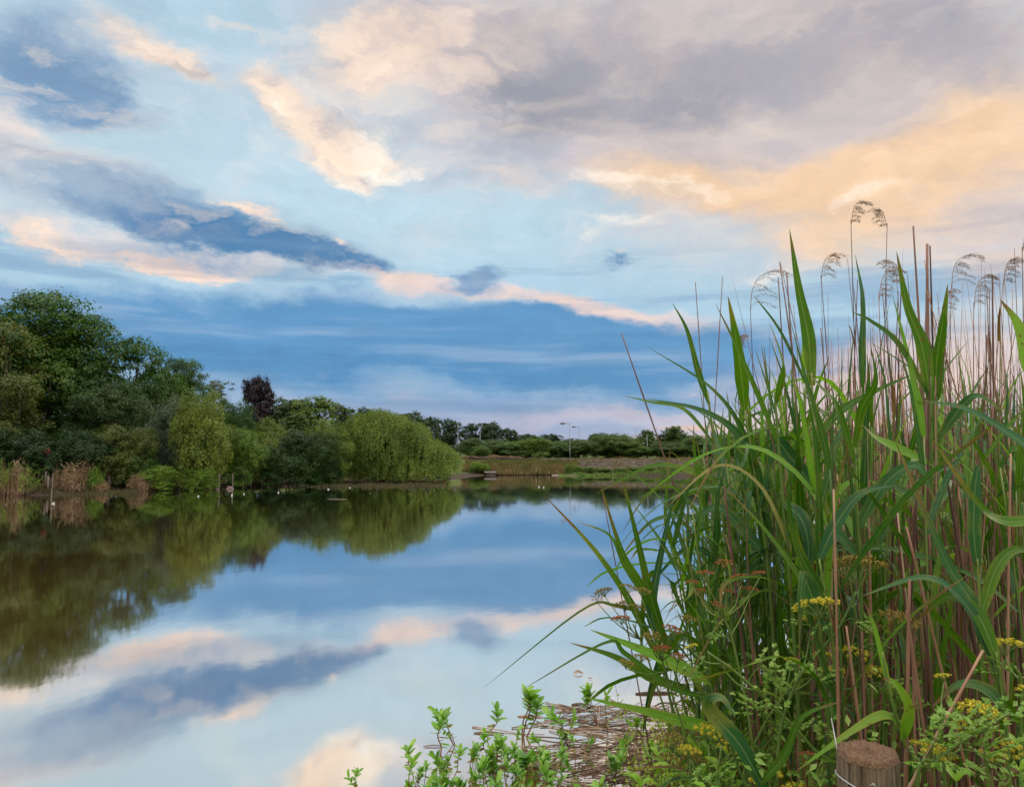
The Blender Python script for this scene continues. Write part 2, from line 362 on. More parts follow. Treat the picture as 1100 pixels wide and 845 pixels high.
def pae(px, py):
    r = ray(px, py); return np.array([math.degrees(math.atan2(r[0], r[1])), math.degrees(math.asin(r[2] / math.sqrt(sum(q * q for q in r))))])
def blobs(lst, vec=None):
    acc = None
    for (px, py, rx, ry, ang, w) in lst:
        c = pae(px, py); J = np.stack([(pae(px + 2, py) - c) / 2, (pae(px, py + 2) - c) / 2], 1)
        a = R(ang); S = np.array([[math.cos(a), -math.sin(a)], [math.sin(a), math.cos(a)]]) @ np.diag([rx * 1.5, ry * 1.5])
        U, s, _ = np.linalg.svd(J @ S)
        mp = nt.new('ShaderNodeMapping', {'Vector': vec or AEw, 'Location': (c[0], c[1], 0), 'Rotation': (0, 0, math.atan2(U[1, 0], U[0, 0])), 'Scale': (s[0], s[1], 1)}, vector_type='TEXTURE')
        g = nt.new('ShaderNodeTexGradient', {0: mp.outputs[0]}, gradient_type='SPHERICAL').outputs['Fac']
        acc = nt.math('MULTIPLY_ADD', g, w, 0.0 if acc is None else acc)
    return acc
def smooth(x, lo, hi):
    return nt.new('ShaderNodeMapRange', {0: x, 1: lo, 2: hi, 3: 0.0, 4: 1.0}, interpolation_type='SMOOTHSTEP').outputs[0]
ALPHA = [None]
def layer(base, lst, col, lo=.22, hi=.55, amp=.5, nz=None, strength=1.0, vec=None):
    s = blobs(lst, vec)
    s = nt.math('ADD', s, nt.math('MULTIPLY', nt.math('SUBTRACT', nz or FN, .5), amp))
    mk = nt.math('MULTIPLY', smooth(s, lo - .08, lo + (hi - lo) * 1.8), strength)
    ALPHA[0] = mk if ALPHA[0] is None else nt.math('MAXIMUM', ALPHA[0], mk)
    return nt.mix(mk, base, col)
K = 1.0
elf = nt.math('DIVIDE', EL, 90.0)
clear = nt.ramp(elf, [(0, lin((158, 165, 192))), (.045, lin((140, 168, 200))), (.10, lin((164, 198, 220))), (.20, lin((186, 212, 226))), (.36, lin((172, 200, 218))), (1, lin((120, 160, 200)))])
SKYC = clear
SKYC = layer(SKYC, [(400, 90, 130, 90, 30, 1.0), (60, 200, 190, 70, 12, .8), (150, 60, 150, 60, 30, .6)], lin((214, 212, 214)), .12, .6, .6, strength=.7)
# broad peach veil upper right, grey-violet deck over the top
SKYC = layer(SKYC, [(930, 150, 330, 130, -12, 1.0), (700, 60, 300, 130, 0, .9), (1090, 250, 120, 130, 0, .5), (500, 40, 120, 60, 20, .5)], lin((206, 190, 186)), .12, .5, .4, strength=.9)
SKYC = layer(SKYC, [(1020, 165, 170, 60, -22, 1.0), (900, 205, 130, 40, -15, .9), (780, 190, 170, 26, -4, .7), (1080, 105, 100, 50, -10, .6), (890, 270, 80, 26, -5, .7), (700, 205, 110, 22, 0, .6), (1060, 280, 70, 40, 0, .35)], lin((240, 202, 162)), .15, .66, .6, strength=.9)
SKYC = layer(SKYC, [(640, 60, 120, 80, 10, .7), (555, 110, 80, 62, 60, 1.2), (860, 70, 220, 60, -4, .7), (720, 120, 130, 40, -10, .55), (1000, 25, 150, 40, 0, .6)], lin((150, 151, 162)), .15, .75, .4, strength=.92)
SKYC = layer(SKYC, [(525, 150, 90, 60, 30, 1.0), (600, 190, 70, 30, 0, .6), (480, 200, 60, 20, 10, .4)], lin((190, 188, 198)), .15, .7, .6, strength=.8)
# cloud bank at the upper left
SKYC = layer(SKYC, [(60, 60, 100, 60, 35, 1.1), (110, 110, 50, 26, 35, .6)], lin((112, 146, 182)), .2, .6, .35, strength=.9)
SKYC = layer(SKYC, [(150, 35, 90, 20, 35, .9), (190, 65, 50, 18, 25, .8), (330, 130, 85, 26, 40, .9), (400, 155, 50, 26, 20, 1.1), (390, 60, 70, 60, 20, .8), (470, 45, 90, 50, 0, .7), (300, 95, 45, 22, 40, .6), (250, 12, 60, 12, 20, .5), (530, 195, 60, 22, 30, .6)], lin((240, 216, 198)), .2, .62, .55, strength=.92)
SKYC = layer(SKYC, [(405, 165, 34, 20, 10, 1.0), (375, 180, 40, 12, 25, .8), (300, 110, 34, 12, 45, .8), (428, 140, 24, 20, 0, .7), (640, 205, 50, 10, -6, .7), (720, 205, 60, 9, -6, .6), (650, 240, 60, 9, -6, .5), (140, 30, 50, 9, 38, .5), (905, 215, 60, 9, -18, .5), (815, 285, 40, 9, 0, .5)], lin((255, 244, 228)), .2, .6, .6, strength=.95)
SKYC = layer(SKYC, [(290, 100, 40, 24, 40, 1.0), (340, 145, 60, 24, 38, 1.1), (400, 172, 44, 26, 12, 1.2), (440, 140, 30, 26, 80, .8), (195, 60, 40, 14, 30, .8), (380, 95, 40, 30, 40, .5)], lin((255, 230, 206)), .45, 1.0, 1.5, strength=.9)
SKYC = layer(SKYC, [(405, 172, 30, 14, 10, 1.3), (385, 190, 30, 8, 20, 1.0), (425, 150, 14, 14, 0, 1.0), (300, 112, 22, 10, 45, .9), (440, 180, 20, 10, 0, .7)], lin((255, 250, 240)), .5, 1.0, 1.4, strength=.95)
# long cloud crossing the left half
SKYC = layer(SKYC, [(60, 180, 130, 40, 18, .9), (180, 225, 90, 20, 22, .8), (30, 120, 60, 25, 25, .6), (60, 260, 140, 14, 12, .8), (230, 285, 120, 10, 12, .7), (300, 262, 50, 10, 25, .5)], lin((226, 212, 208)), .2, .65, .55, strength=.85)
SKYC = layer(SKYC, [(120, 210, 170, 40, 14, .8), (210, 235, 90, 30, 10, .6), (40, 225, 70, 25, 10, .4)], lin((140, 172, 198)), .2, .7, .4, strength=.85)
SKYC = layer(SKYC, [(270, 268, 130, 24, 12, 1.2), (340, 290, 70, 13, 10, .9), (225, 235, 60, 30, 30, .6), (150, 250, 90, 16, 14, .6)], lin((72, 124, 170)), .2, .7, .35, strength=.97)
SKYC = layer(SKYC, [(250, 222, 20, 9, 30, .8), (285, 243, 30, 9, 30, .9), (335, 266, 14, 8, 10, .9), (240, 296, 90, 7, 10, .7), (60, 268, 110, 10, 12, 1.0), (180, 285, 60, 7, 12, .8)], lin((255, 222, 198)), .22, .7, .9, strength=.9)
# low blue stratus and its lit upper rim
SKYC = layer(SKYC, [(460, 312, 120, 12, 3, 1.0), (430, 308, 50, 9, 0, .5), (600, 325, 90, 12, 5, .9), (720, 350, 120, 13, 8, .9), (680, 330, 80, 12, 8, .5)], lin((232, 206, 196)), .22, .7, .55, strength=.9)
SKYC = layer(SKYC, [(140, 345, 300, 40, 4, 1.0), (400, 375, 360, 44, 2, 1.3), (650, 385, 190, 36, 5, 1.2), (600, 345, 110, 14, 8, .5), (900, 400, 160, 30, 4, .7)], lin((92, 146, 192)), .2, .7, .35, nz=SN)
SKYC = layer(SKYC, [(420, 395, 320, 22, 1, .9), (640, 400, 120, 20, 3, .8), (260, 345, 140, 12, 5, .4)], lin((76, 134, 182)), .25, .8, .5, nz=SN, strength=.8)
SKYC = layer(SKYC, [(120, 350, 120, 9, 8, .7), (210, 325, 90, 7, 8, .5), (370, 390, 30, 5, 5, .6)], lin((170, 190, 212)), .25, .8, .7, strength=.6)
SKYC = layer(SKYC, [(512, 305, 34, 12, -8, 1.1), (500, 300, 18, 14, -30, .7), (560, 322, 30, 8, 10, .5), (678, 278, 22, 6, 6, 1.2), (660, 285, 30, 4, 6, .5)], lin((98, 142, 184)), .3, .8, .4, strength=.9)
SKYC = layer(SKYC, [(545, 318, 26, 6, 0, .8), (420, 318, 30, 7, 0, .7), (676, 271, 10, 4, 10, .8)], lin((250, 216, 190)), .3, .8, .5, strength=.8)
# haze bands over the horizon, last orange light at the right
SKYC = layer(SKYC, [(680, 440, 190, 10, -2, 1.0), (430, 432, 160, 8, 3, .6), (560, 455, 260, 8, 0, .6), (800, 445, 160, 14, 0, .8)], lin((190, 184, 202)), .2, .8, .9, nz=SN, strength=.8)
SKYC = layer(SKYC, [(960, 425, 240, 50, -6, 1.2), (1020, 360, 160, 50, -10, .6)], lin((232, 196, 178)), .2, .9, .6, nz=SN, strength=.75)
SKYC = layer(SKYC, [(760, 472, 110, 6, 0, 1.1), (745, 460, 50, 4, 0, .8), (920, 455, 150, 12, 0, .8), (620, 477, 50, 3, 0, .6)], lin((248, 190, 140)), .25, .8, .6, nz=SN, strength=.8, vec=AE)
low = nt.math('MULTIPLY', smooth(EL, 17.0, 12.0), smooth(EL, .5, 3.0))
SKYC = nt.mix(nt.math('MULTIPLY', smooth(SN, .50, .68), nt.math('MULTIPLY', low, .38)), SKYC, lin((176, 196, 220)))
SKYC = nt.mix(nt.math('MULTIPLY', smooth(SN, .50, .34), nt.math('MULTIPLY', low, .40)), SKYC, lin((66, 122, 172)))
# unseen cloud over and behind the camera, brightened to light the foreground
bk = smooth(nt.math('ABSOLUTE', AZ), 55.0, 110.0); tp = smooth(EL, 36.0, 60.0)
FB = nt.noise(2.2, 4, D3, .55).outputs[0]
bkc = nt.ramp(FB, [(.35, lin((150, 182, 212))), (.5, lin((215, 205, 205))), (.65, lin((255, 228, 200)))])
bke = nt.math('MULTIPLY_ADD', smooth(EL, 12.0, 58.0), BACK, .75)
bkc = nt.mix(1.0, bkc, nt.new('ShaderNodeCombineColor', {0: bke, 1: bke, 2: bke}).outputs[0], 'MULTIPLY')
SKYC = nt.mix(nt.math('MAXIMUM', bk, tp), SKYC, bkc)
mpm = nt.new('ShaderNodeMapping', {'Vector': AEw, 'Rotation': (0, 0, R(20)), 'Scale': (.11, .19, 1), 'Location': (9, 4, 0)})
MN = nt.noise(1.0, 10, mpm.outputs[0], .68).outputs[0]
high = smooth(EL, 10.0, 17.0)
def cn(off):
    q = nt.new('ShaderNodeMapping', {'Vector': AEw, 'Rotation': (0, 0, R(20)), 'Scale': (.13, .22, 1), 'Location': (9 + off[0], 4 + off[1], 0)}).outputs[0]
    return nt.noise(1.0, 6, q, .54).outputs[0]
REL = nt.math('MULTIPLY_ADD', smooth(AZ, 6.0, -10.0), .55, .30)   # crisper billows on the left, a soft deck on the right
rel = nt.math('MULTIPLY', nt.math('SUBTRACT', cn((0, 0)), cn((.10, -.16))), 5.0)       # lit side of each billow faces the low sun
al = nt.math('MULTIPLY', nt.math('MULTIPLY', ALPHA[0], high), .9)
SKYC = nt.mix(nt.math('MULTIPLY', nt.math('MULTIPLY', rel, al, clamp=True), REL), SKYC, lin((255, 236, 214)))
SKYC = nt.mix(nt.math('MULTIPLY', nt.math('MULTIPLY', nt.math('MULTIPLY', rel, -1.0), al, clamp=True), nt.math('MULTIPLY', REL, .9)), SKYC, lin((112, 138, 172)))
SKYC = nt.mix(nt.math('MULTIPLY', smooth(MN, .50, .72), nt.math('MULTIPLY', high, .20)), SKYC, lin((250, 232, 216)))
SKYC = nt.mix(nt.math('MULTIPLY', smooth(MN, .50, .28), nt.math('MULTIPLY', high, .14)), SKYC, lin((140, 156, 182)))
fine = nt.math('MULTIPLY_ADD', FN, .26, .90)
SKYC = nt.mix(1.0, SKYC, nt.new('ShaderNodeCombineColor', {0: fine, 1: fine, 2: fine}).outputs[0], 'MULTIPLY')
sky = nt.new('ShaderNodeTexSky', sky_type='NISHITA', sun_disc=False, sun_elevation=R(SUN_EL), sun_rotation=R(SUN_AZ), altitude=50, air_density=1.0, dust_density=1.5)
b1 = nt.new('ShaderNodeBackground', {'Color': sky.outputs[0], 'Strength': .10})
b2 = nt.new('ShaderNodeBackground', {'Color': SKYC, 'Strength': CLOUDS})
add = nt.new('ShaderNodeMixShader', {0: .92, 1: b1.outputs[0], 2: b2.outputs[0]})
wo = nt.new('ShaderNodeOutputWorld'); nt.l.new(add.outputs[0], wo.inputs['Surface'])
world.cycles.sampling_method = 'MANUAL'; world.cycles.sample_map_resolution = 512

sun_d = bpy.data.lights.new('sun', 'SUN'); sun_d.energy = SUNE; sun_d.angle = R(20); sun_d.color = (1, .80, .62)
sun = bpy.data.objects.new('sun', sun_d); COL.objects.link(sun)
sd = Vector((math.sin(R(SUN_AZ)) * math.cos(R(SUN_EL + 8)), math.cos(R(SUN_AZ)) * math.cos(R(SUN_EL + 8)), math.sin(R(SUN_EL + 8))))
sun.rotation_euler = (-sd).to_track_quat('-Z', 'Y').to_euler()
# ------------------------------------------------------------------ ground and water
POND = [(-1.5, 2.4), (-6, 1.5), (-16, 3), (-30, 12), (-38, 24), (-33, 33)] + [tuple(W(*q))[:2] for q in
        ((0, 532), (60, 531), (130, 527), (160, 524), (235, 522), (330, 518.2), (450, 516), (485, 514.5), (499, 512), (520, 510), (600, 510), (740, 511.5), (900, 511.5))] + \
       [(45, 66), (56, 46), (44, 28), (24, 16), (9, 10.5), (3.4, 7.6), (1.35, 5.6), (.8, 4.3), (.2, 3.2)]
PP = np.array(POND)
def pond_sd(x, y):
    """signed distance to the shoreline, negative over water"""
    x = np.asarray(x, float); y = np.asarray(y, float); d = np.full(x.shape, 1e9); ins = np.zeros(x.shape, bool)
    n = len(PP)
    for i in range(n):
        ax, ay = PP[i]; bx, by = PP[(i + 1) % n]
        ex, ey = bx - ax, by - ay; t = np.clip(((x - ax) * ex + (y - ay) * ey) / (ex * ex + ey * ey), 0, 1)
        d = np.minimum(d, np.hypot(x - ax - t * ex, y - ay - t * ey))
        c = ((ay > y) != (by > y)) & (x < (bx - ax) * (y - ay) / (by - ay + 1e-12) + ax); ins ^= c
    return np.where(ins, -d, d)
def sst(x): x = np.clip(x, 0, 1); return x * x * (3 - 2 * x)
def height(x, y):
    x = np.asarray(x, float); y = np.asarray(y, float); d = pond_sd(x, y)
    d = d + .25 * np.sin(x * 1.7 + y * .6) * sst(np.abs(y) / 20)
    far = sst((y - 64) / 6)
    out = .28 * sst(d / 1.2) + .25 * sst((d - 2) / 12) + 1.0 * far * sst((d - 1) / 9)
    out = out + .05 * np.sin(x * .7) * np.cos(y * .45) * sst(d / 3) + 9 * sst((np.hypot(x, y) - 160) / 900)
    out = np.where((np.hypot(x, y - .5) < 3) & (d > .6), np.maximum(out, .3), out)
    return np.where(d > 0, out + .015, -.7 * sst(-d / 3.5) + .015)
def gz(x, y): return float(height(np.array([x]), np.array([y]))[0])
nr, na = 250, 420
rr = .4 * (1.0355 ** np.arange(nr)); an = np.linspace(0, 2 * np.pi, na, endpoint=False)
X = (rr[:, None] * np.cos(an)[None]); Y = (rr[:, None] * np.sin(an)[None])
Z = height(X.ravel(), Y.ravel())
mb = MB(); v = np.stack([X.ravel(), Y.ravel(), Z], 1); v = np.vstack([v, [0, 0, gz(0, 0)]])
i, j = np.meshgrid(np.arange(nr - 1), np.arange(na), indexing='ij'); j2 = (j + 1) % na
f = np.stack([i * na + j, (i + 1) * na + j, (i + 1) * na + j2, i * na + j2], -1).reshape(-1, 4)
k = np.arange(na); f3 = np.stack([np.full(na, nr * na), k, (k + 1) % na], 1)
mb.add(v, f, f3); tag(mb.build('ground', M['ground']), kind='structure')
mb = MB(); mb.add([(-60, -3, 0), (75, -3, 0), (75, 84, 0), (-60, 84, 0)], [(0, 1, 2, 3)])
tag(mb.build('water', M['water']), kind='structure')
# ------------------------------------------------------------------ trees and shrubs
M['olive_grass'] = leaf_mat('olive_grass', (.05, .06, .015), (.10, .11, .03), (.16, .14, .06), nscale=.4)
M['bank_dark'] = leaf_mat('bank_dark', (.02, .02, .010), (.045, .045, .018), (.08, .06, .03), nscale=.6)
def crown_pts(h, r, base, nl, seed, full=False):
    """lobes of a crown: centre and radius, spread through an uneven ovoid"""
    g = np.random.default_rng(seed); L = []
    for i in range(nl):
        a = g.uniform(0, 2 * np.pi); u = g.uniform(-.9, 1) ; z = base + (h - base) * (.5 + .42 * u)
        rad = r * .74 * math.sqrt(max(0, 1 - u * u * (.85 if (u > 0 or not full) else .2))) * g.uniform(.4, 1)
        L.append((rad * math.cos(a), rad * math.sin(a), z, r * g.uniform(.24, .42)))
    L.append((0, 0, h - r * .35, r * .38)); L.append((0, 0, base + (h - base) * .5, r * .5))
    return np.array(L), g
def foliage(mb, L, g, leaf, puffs, per, flat=.55, drop=None, hole=.12, puff_r=(.22, .38)):
    for (x, y, z, r) in L:
        n = max(6, int(puffs * (r ** 2)))
        d = norm(g.normal(size=(n, 3)) + np.array([0, 0, .25])); d = d[g.random(n) > hole]
        c = np.array([x, y, z]) + d * (r * g.uniform(.7, 1.12, (len(d), 1))) * np.array([1, 1, .85])
        pr = r * g.uniform(puff_r[0], puff_r[1], len(d))
        m = per
        off = g.normal(size=(len(d), m, 3)) * .5; off[..., 2] *= flat
        q = (c[:, None] + off * pr[:, None, None]).reshape(-1, 3)
        nn = (np.repeat(d[:, None], m, 1) * .8 + off * .5 + np.array([0, 0, .55]) + g.normal(size=(len(d), m, 3)) * .55).reshape(-1, 3)
        s = leaf * g.uniform(.6, 1.35, len(q))
        diamonds(mb, q, nn, s, s * .62)
def limbs(mb, h, r, base, L, g, tr):
    lean = g.normal(size=2) * .03 * h
    top = np.array([lean[0], lean[1], h * .78])
    trunk = catmull([(0, 0, -.4), (lean[0] * .2, lean[1] * .2, base * .6), (lean[0] * .6, lean[1] * .6, h * .45), top], 10)
    tube(mb, trunk, np.linspace(tr, tr * .22, 10) * np.r_[1.35, np.ones(9)], 8)
    for (x, y, z, lr) in L:
        s = trunk[int(np.clip((z / h) * 7 - 1, 1, 7))]
        e = np.array([x, y, z + lr * .3]); mid = (s + e) / 2 + np.array([0, 0, -.08 * h]) + g.normal(size=3) * .02 * h
        p = catmull([s, mid, e], 6); tube(mb, p, np.linspace(tr * .36, tr * .05, 6), 5)
        for k in range(4):
            d = norm(g.normal(size=3) + [0, 0, .5]); q = p[4]
            tube(mb, [q, q + d * lr * .5 + [0, 0, .05], q + d * lr * 1.05], [tr * .10, tr * .06, tr * .02], 4)
PROTO = {}
def tree_proto(key, h, r, base, nl, leaf, puffs, per, seed, tr, flat=.55, hole=.12):
    L, g = crown_pts(h, r, base, nl, seed, key[:3] in ('bus', 'far'))
    mc = MB(); foliage(mc, L, g, leaf, puffs, per, flat, hole=hole)
    mt = MB(); limbs(mt, h, r, base, L, g, tr)
    PROTO[key] = (mt.mesh('trunk', M['bark']), mc.mesh('crown', M['oak'], False), h, r)
def plant_tree(key, px, top, rpx, D, mat, label, cat='tree', name='broadleaf_tree', group=None, wide=1.0, base_z=None, topname='crown', rot=None):
    t = P(px, top, D); z0 = max(gz(t.x, D), .02) if base_z is None else base_z
    mt, mc, h, r = PROTO[key]
    o = empty(name, (t.x, D, z0), rnd.uniform(0, 6.28) if rot is None else rot, label, cat, group)
    R_ = rpx / F * D * 1.12; sxy = R_ / r; sz = (t.z - z0) / h
    o.scale = (sxy * wide, sxy * wide, sz)
    a = bpy.data.objects.new('trunk', mt); link(a, o)
    mk = mc.name + '_' + mat
    me = bpy.data.meshes.get(mk)
    if me is None:
        me = mc.copy(); me.name = mk; me.materials[0] = M[mat]
    c = bpy.data.objects.new(topname, me); link(c, o)
    return o
tree_proto('oakA', 13, 5.6, 1.2, 22, .20, 13, 54, 3, .38, .8)
tree_proto('oakB', 12, 4.6, 1.0, 17, .19, 15, 52, 8, .34, .8, hole=.10)
tree_proto('oakC', 11, 4.0, .8, 15, .18, 17, 50, 21, .30, .8)
tree_proto('airy', 10, 3.0, 1.5, 16, .20, 14, 30, 31, .22, hole=.35)
tree_proto('bushA', 4.2, 2.6, .15, 18, .10, 40, 70, 41, .10, .9)
tree_proto('bushB', 4.0, 2.4, .1, 16, .095, 42, 68, 47, .09, .9)
tree_proto('bushC', 3.6, 2.6, .1, 20, .10, 38, 66, 53, .09, .9)
tree_proto('farA', 9, 3.8, .3, 22, .30, 15, 34, 61, .22, .9)
tree_proto('farB', 8, 3.2, .2, 20, .28, 17, 34, 67, .2, .9)
tree_proto('farC', 9, 3.4, .5, 20, .28, 15, 30, 71, .2, .9, hole=.25)
tree_proto('round', 4.4, 2.0, 1.0, 16, .16, 34, 40, 77, .09, .9, hole=.05)
tree_proto('mound', 4.2, 3.0, .1, 24, .10, 36, 72, 88, .09, .9)
tree_proto('beech', 8, 3.4, .5, 22, .26, 18, 40, 91, .2, .9, hole=.05)

G_OAK = 'tall oaks on the left bank'
plant_tree('oakA', 40, 316, 88, 50, 'oak', 'tallest dark green oak rising at the left end of the wood', 'oak tree', 'oak_tree', G_OAK, 1.0)
plant_tree('oakB', -35, 326, 80, 46, 'oak_olive', 'olive tinted oak cut off by the left edge of the photo', 'oak tree', 'oak_tree', G_OAK, 1.0)
plant_tree('oakC', 6, 345, 55, 45, 'oak_olive', 'yellowish green oak in front of the tallest oak, at the left edge', 'oak tree', 'oak_tree', G_OAK, 1.0)
plant_tree('oakB', 104, 344, 64, 52, 'oak', 'oak with ragged top just right of the tallest oak', 'oak tree', 'oak_tree', G_OAK, 1.0, rot=1.0)
plant_tree('oakC', 152, 364, 54, 55, 'oak', 'dark rounded oak third from the left in the skyline', 'oak tree', 'oak_tree', G_OAK, 1.0)
plant_tree('oakA', 192, 386, 42, 60, 'oak', 'lowest and last oak where the wood drops towards the copper beech', 'oak tree', 'oak_tree', G_OAK, 1.0, rot=2.4)
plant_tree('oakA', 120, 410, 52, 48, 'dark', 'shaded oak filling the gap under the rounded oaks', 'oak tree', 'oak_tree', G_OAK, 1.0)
plant_tree('oakC', -110, 340, 80, 42, 'oak', 'oak beyond the left edge of the photo', 'oak tree', 'oak_tree', G_OAK, 1.0)
plant_tree('airy', 238, 408, 27, 88, 'grey', 'thin grey green tree left of the copper beech', 'tree', 'ash_tree')
plant_tree('airy', 222, 412, 18, 92, 'grey', 'faint grey green treetop just past the last oak', 'tree', 'ash_tree', rot=2)
plant_tree('beech', 276, 410, 22, 90, 'copper', 'dark purple copper beech standing above the green bushes', 'copper beech', 'copper_beech')
G_BACK = 'trees behind the willow'
plant_tree('farA', 312, 432, 28, 96, 'fardark', 'dark tree at the right shoulder of the copper beech', 'tree', group=G_BACK)
plant_tree('farC', 338, 426, 30, 92, 'far', 'broad green tree topping the skyline between copper beech and willow', 'tree', group=G_BACK)
plant_tree('farB', 364, 434, 22, 96, 'fardark', 'dark tree just left of the willow top', 'tree', group=G_BACK)
plant_tree('farB', 392, 438, 22, 105, 'fardark', 'tree mostly hidden behind the willow top', 'tree', group=G_BACK)
for (px, top, r, D, k, mt, lb) in (
    (440, 446, 22, 110, 'farA', 'fardark', 'dark tree peeping over the right shoulder of the willow'),
    (464, 448, 17, 112, 'farC', 'fardark', 'dark tree above the low right end of the willow'),
    (482, 450, 16, 116, 'farB', 'fardark', 'dark tree left of the leftmost far lamp pole'),
    (506, 455, 15, 125, 'farC', 'fardark', 'dark tree between the two leftmost far lamp poles'),
    (524, 456, 16, 126, 'farA', 'fardark', 'bare topped dark tree above the far bushes'),
    (546, 460, 17, 122, 'farB', 'fardark', 'sloping dark treetop ending the hill wood'),
    (566, 467, 15, 128, 'farC', 'fardark', 'low dark tree beyond the far bushes'),
    (592, 466, 13, 130, 'farB', 'fardark', 'spiky dark tree left of the tall lamp'),
    *[(568 + 24 * q, 466 + (q % 3) * 2.5, 17, 128, ('farB', 'farA', 'farC')[q % 3], 'fardark', 'dark tree in the low skyline beyond the far bushes') for q in range(9)],
    (320, 445, 26, 80, 'farB', 'far', 'mid green tree directly below the right side of the copper beech'),):
    plant_tree(k, px, top, r, D, mt, lb, 'tree', group='trees on the skyline behind the far bank')
for (px, top, r) in ((60, 425, 60), (150, 428, 50), (228, 440, 40), (-20, 420, 60)):
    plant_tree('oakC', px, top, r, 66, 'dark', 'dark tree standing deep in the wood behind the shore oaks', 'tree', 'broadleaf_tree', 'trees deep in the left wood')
# bushes on the left shore
G_B = 'bushes on the left shore'
for (px, top, r, D, k, mt, lb) in (
    (183, 434, 36, 46, 'bushA', 'grey', 'grey green sallow left of the round yellow green bush'),
    (215, 431, 37, 44.8, 'mound', 'yellow', 'round yellow green bush above the two low waterside tufts'),
    (254, 440, 30, 50, 'mound', 'oak', 'fresh green bush under the copper beech'),
    (288, 455, 36, 49.5, 'bushA', 'yellow', 'bright bush between the round bush and the dark bush'),
    (266, 468, 30, 47, 'bushC', 'fresh', 'mid green bush overhanging the small fence posts'),
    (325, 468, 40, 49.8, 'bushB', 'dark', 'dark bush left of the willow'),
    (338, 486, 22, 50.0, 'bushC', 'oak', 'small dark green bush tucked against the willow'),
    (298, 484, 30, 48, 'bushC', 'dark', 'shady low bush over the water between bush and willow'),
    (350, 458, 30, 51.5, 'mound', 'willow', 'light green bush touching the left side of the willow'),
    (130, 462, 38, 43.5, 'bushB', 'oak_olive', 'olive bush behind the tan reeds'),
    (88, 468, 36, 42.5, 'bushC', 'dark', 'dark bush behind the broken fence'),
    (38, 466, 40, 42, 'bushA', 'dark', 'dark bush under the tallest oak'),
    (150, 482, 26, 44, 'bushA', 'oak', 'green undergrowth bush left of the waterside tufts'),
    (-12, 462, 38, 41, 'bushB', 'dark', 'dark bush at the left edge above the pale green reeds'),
    (-70, 455, 50, 38, 'bushA', 'oak', 'bush beyond the left edge of the photo'),
    (-140, 450, 60, 34, 'bushB', 'dark', 'bush further beyond the left edge of the photo')):
    plant_tree(k, px, top, r, D, mt, lb, 'bush', 'leafy_bush', G_B, topname='foliage')

# weeping willow
def willow():
    t = P(412, 436, 54); z0 = 0.05
    o = empty('weeping_willow', (t.x, 54, z0), 0, 'broad weeping willow trailing its light green curtain to the water', 'willow tree')
    g = np.random.default_rng(5)
    mk = F / 54.0
    lobes = []
    for (px, py, r) in ((408, 455, 19), (428, 459, 16), (388, 458, 15), (372, 468, 14), (448, 467, 15), (412, 470, 24), (436, 478, 17), (388, 478, 18),  (358, 476, 12), (400, 484, 18), (425, 492, 17), (372, 492, 16), (352, 497, 12), (462, 484, 15), (474, 488, 13),
                        (484, 494, 11), (440, 500, 15), (405, 501, 14), (462, 502, 14), (384, 504, 12), (424, 506, 12)):
        q = P(px, py, 54)
        for dy in (g.uniform(-2.2, -.5), g.uniform(.5, 2.5)):
            lobes.append((q.x - t.x + g.uniform(-.2, .2), dy * (.6 if r < 20 else 1), q.z - z0, r / mk))
    mc = MB(); mt = MB()
    tube(mt, catmull([(0, 0, -.5), (.2, 0, 1.0), (-.1, .1, 2.4), (0, 0, 3.6)], 8), np.linspace(.42, .2, 8), 9)
    for (x, y, z, r) in lobes:
        tube(mt, catmull([(0, 0, 1.4), (x * .5, y * .5, max(z * .8, 1.5)), (x, y, z + r * .5)], 7), np.linspace(.16, .03, 7), 5)
        ns = int(165 * r * r) + 30
        d = norm(g.normal(size=(ns, 3)) * [1, 1, .8] + [0, 0, .55]); st = np.array([x, y, z]) + d * [r, r, r * .92] * g.uniform(.75, 1.03, (ns, 1))
        ln = g.uniform(.3, 1.25, ns) * (.5 + .45 * r)
        ln = np.minimum(ln, np.maximum(st[:, 2] - g.uniform(.05, .5, ns), .2))
        kk = 15; u = np.linspace(0, 1, kk)
        out = np.stack([d[:, 0], d[:, 1], np.zeros(ns)], 1)
        q = st[:, None] + out[:, None] * (np.sin(u * 1.5)[None, :, None] * .28) * np.minimum(ln, 1)[:, None, None]
        q[..., 2] -= (ln[:, None] * u[None] ** 1.25)
        q += g.normal(size=q.shape) * .06; q = q.reshape(-1, 3)
        tdir = np.tile([[0, 0, 1.0]], (len(q), 1)) + g.normal(size=(len(q), 3)) * .5
        nn = np.repeat(out[:, None], kk, 1).reshape(-1, 3) + g.normal(size=(len(q), 3)) * .45 + [0, 0, .35]
        diamonds(mc, q, nn, g.uniform(.10, .20, len(q)), g.uniform(.035, .06, len(q)), tdir)
    mt.build('trunk', M['bark'], o); mc.build('crown', M['willow'], o, False)
willow()

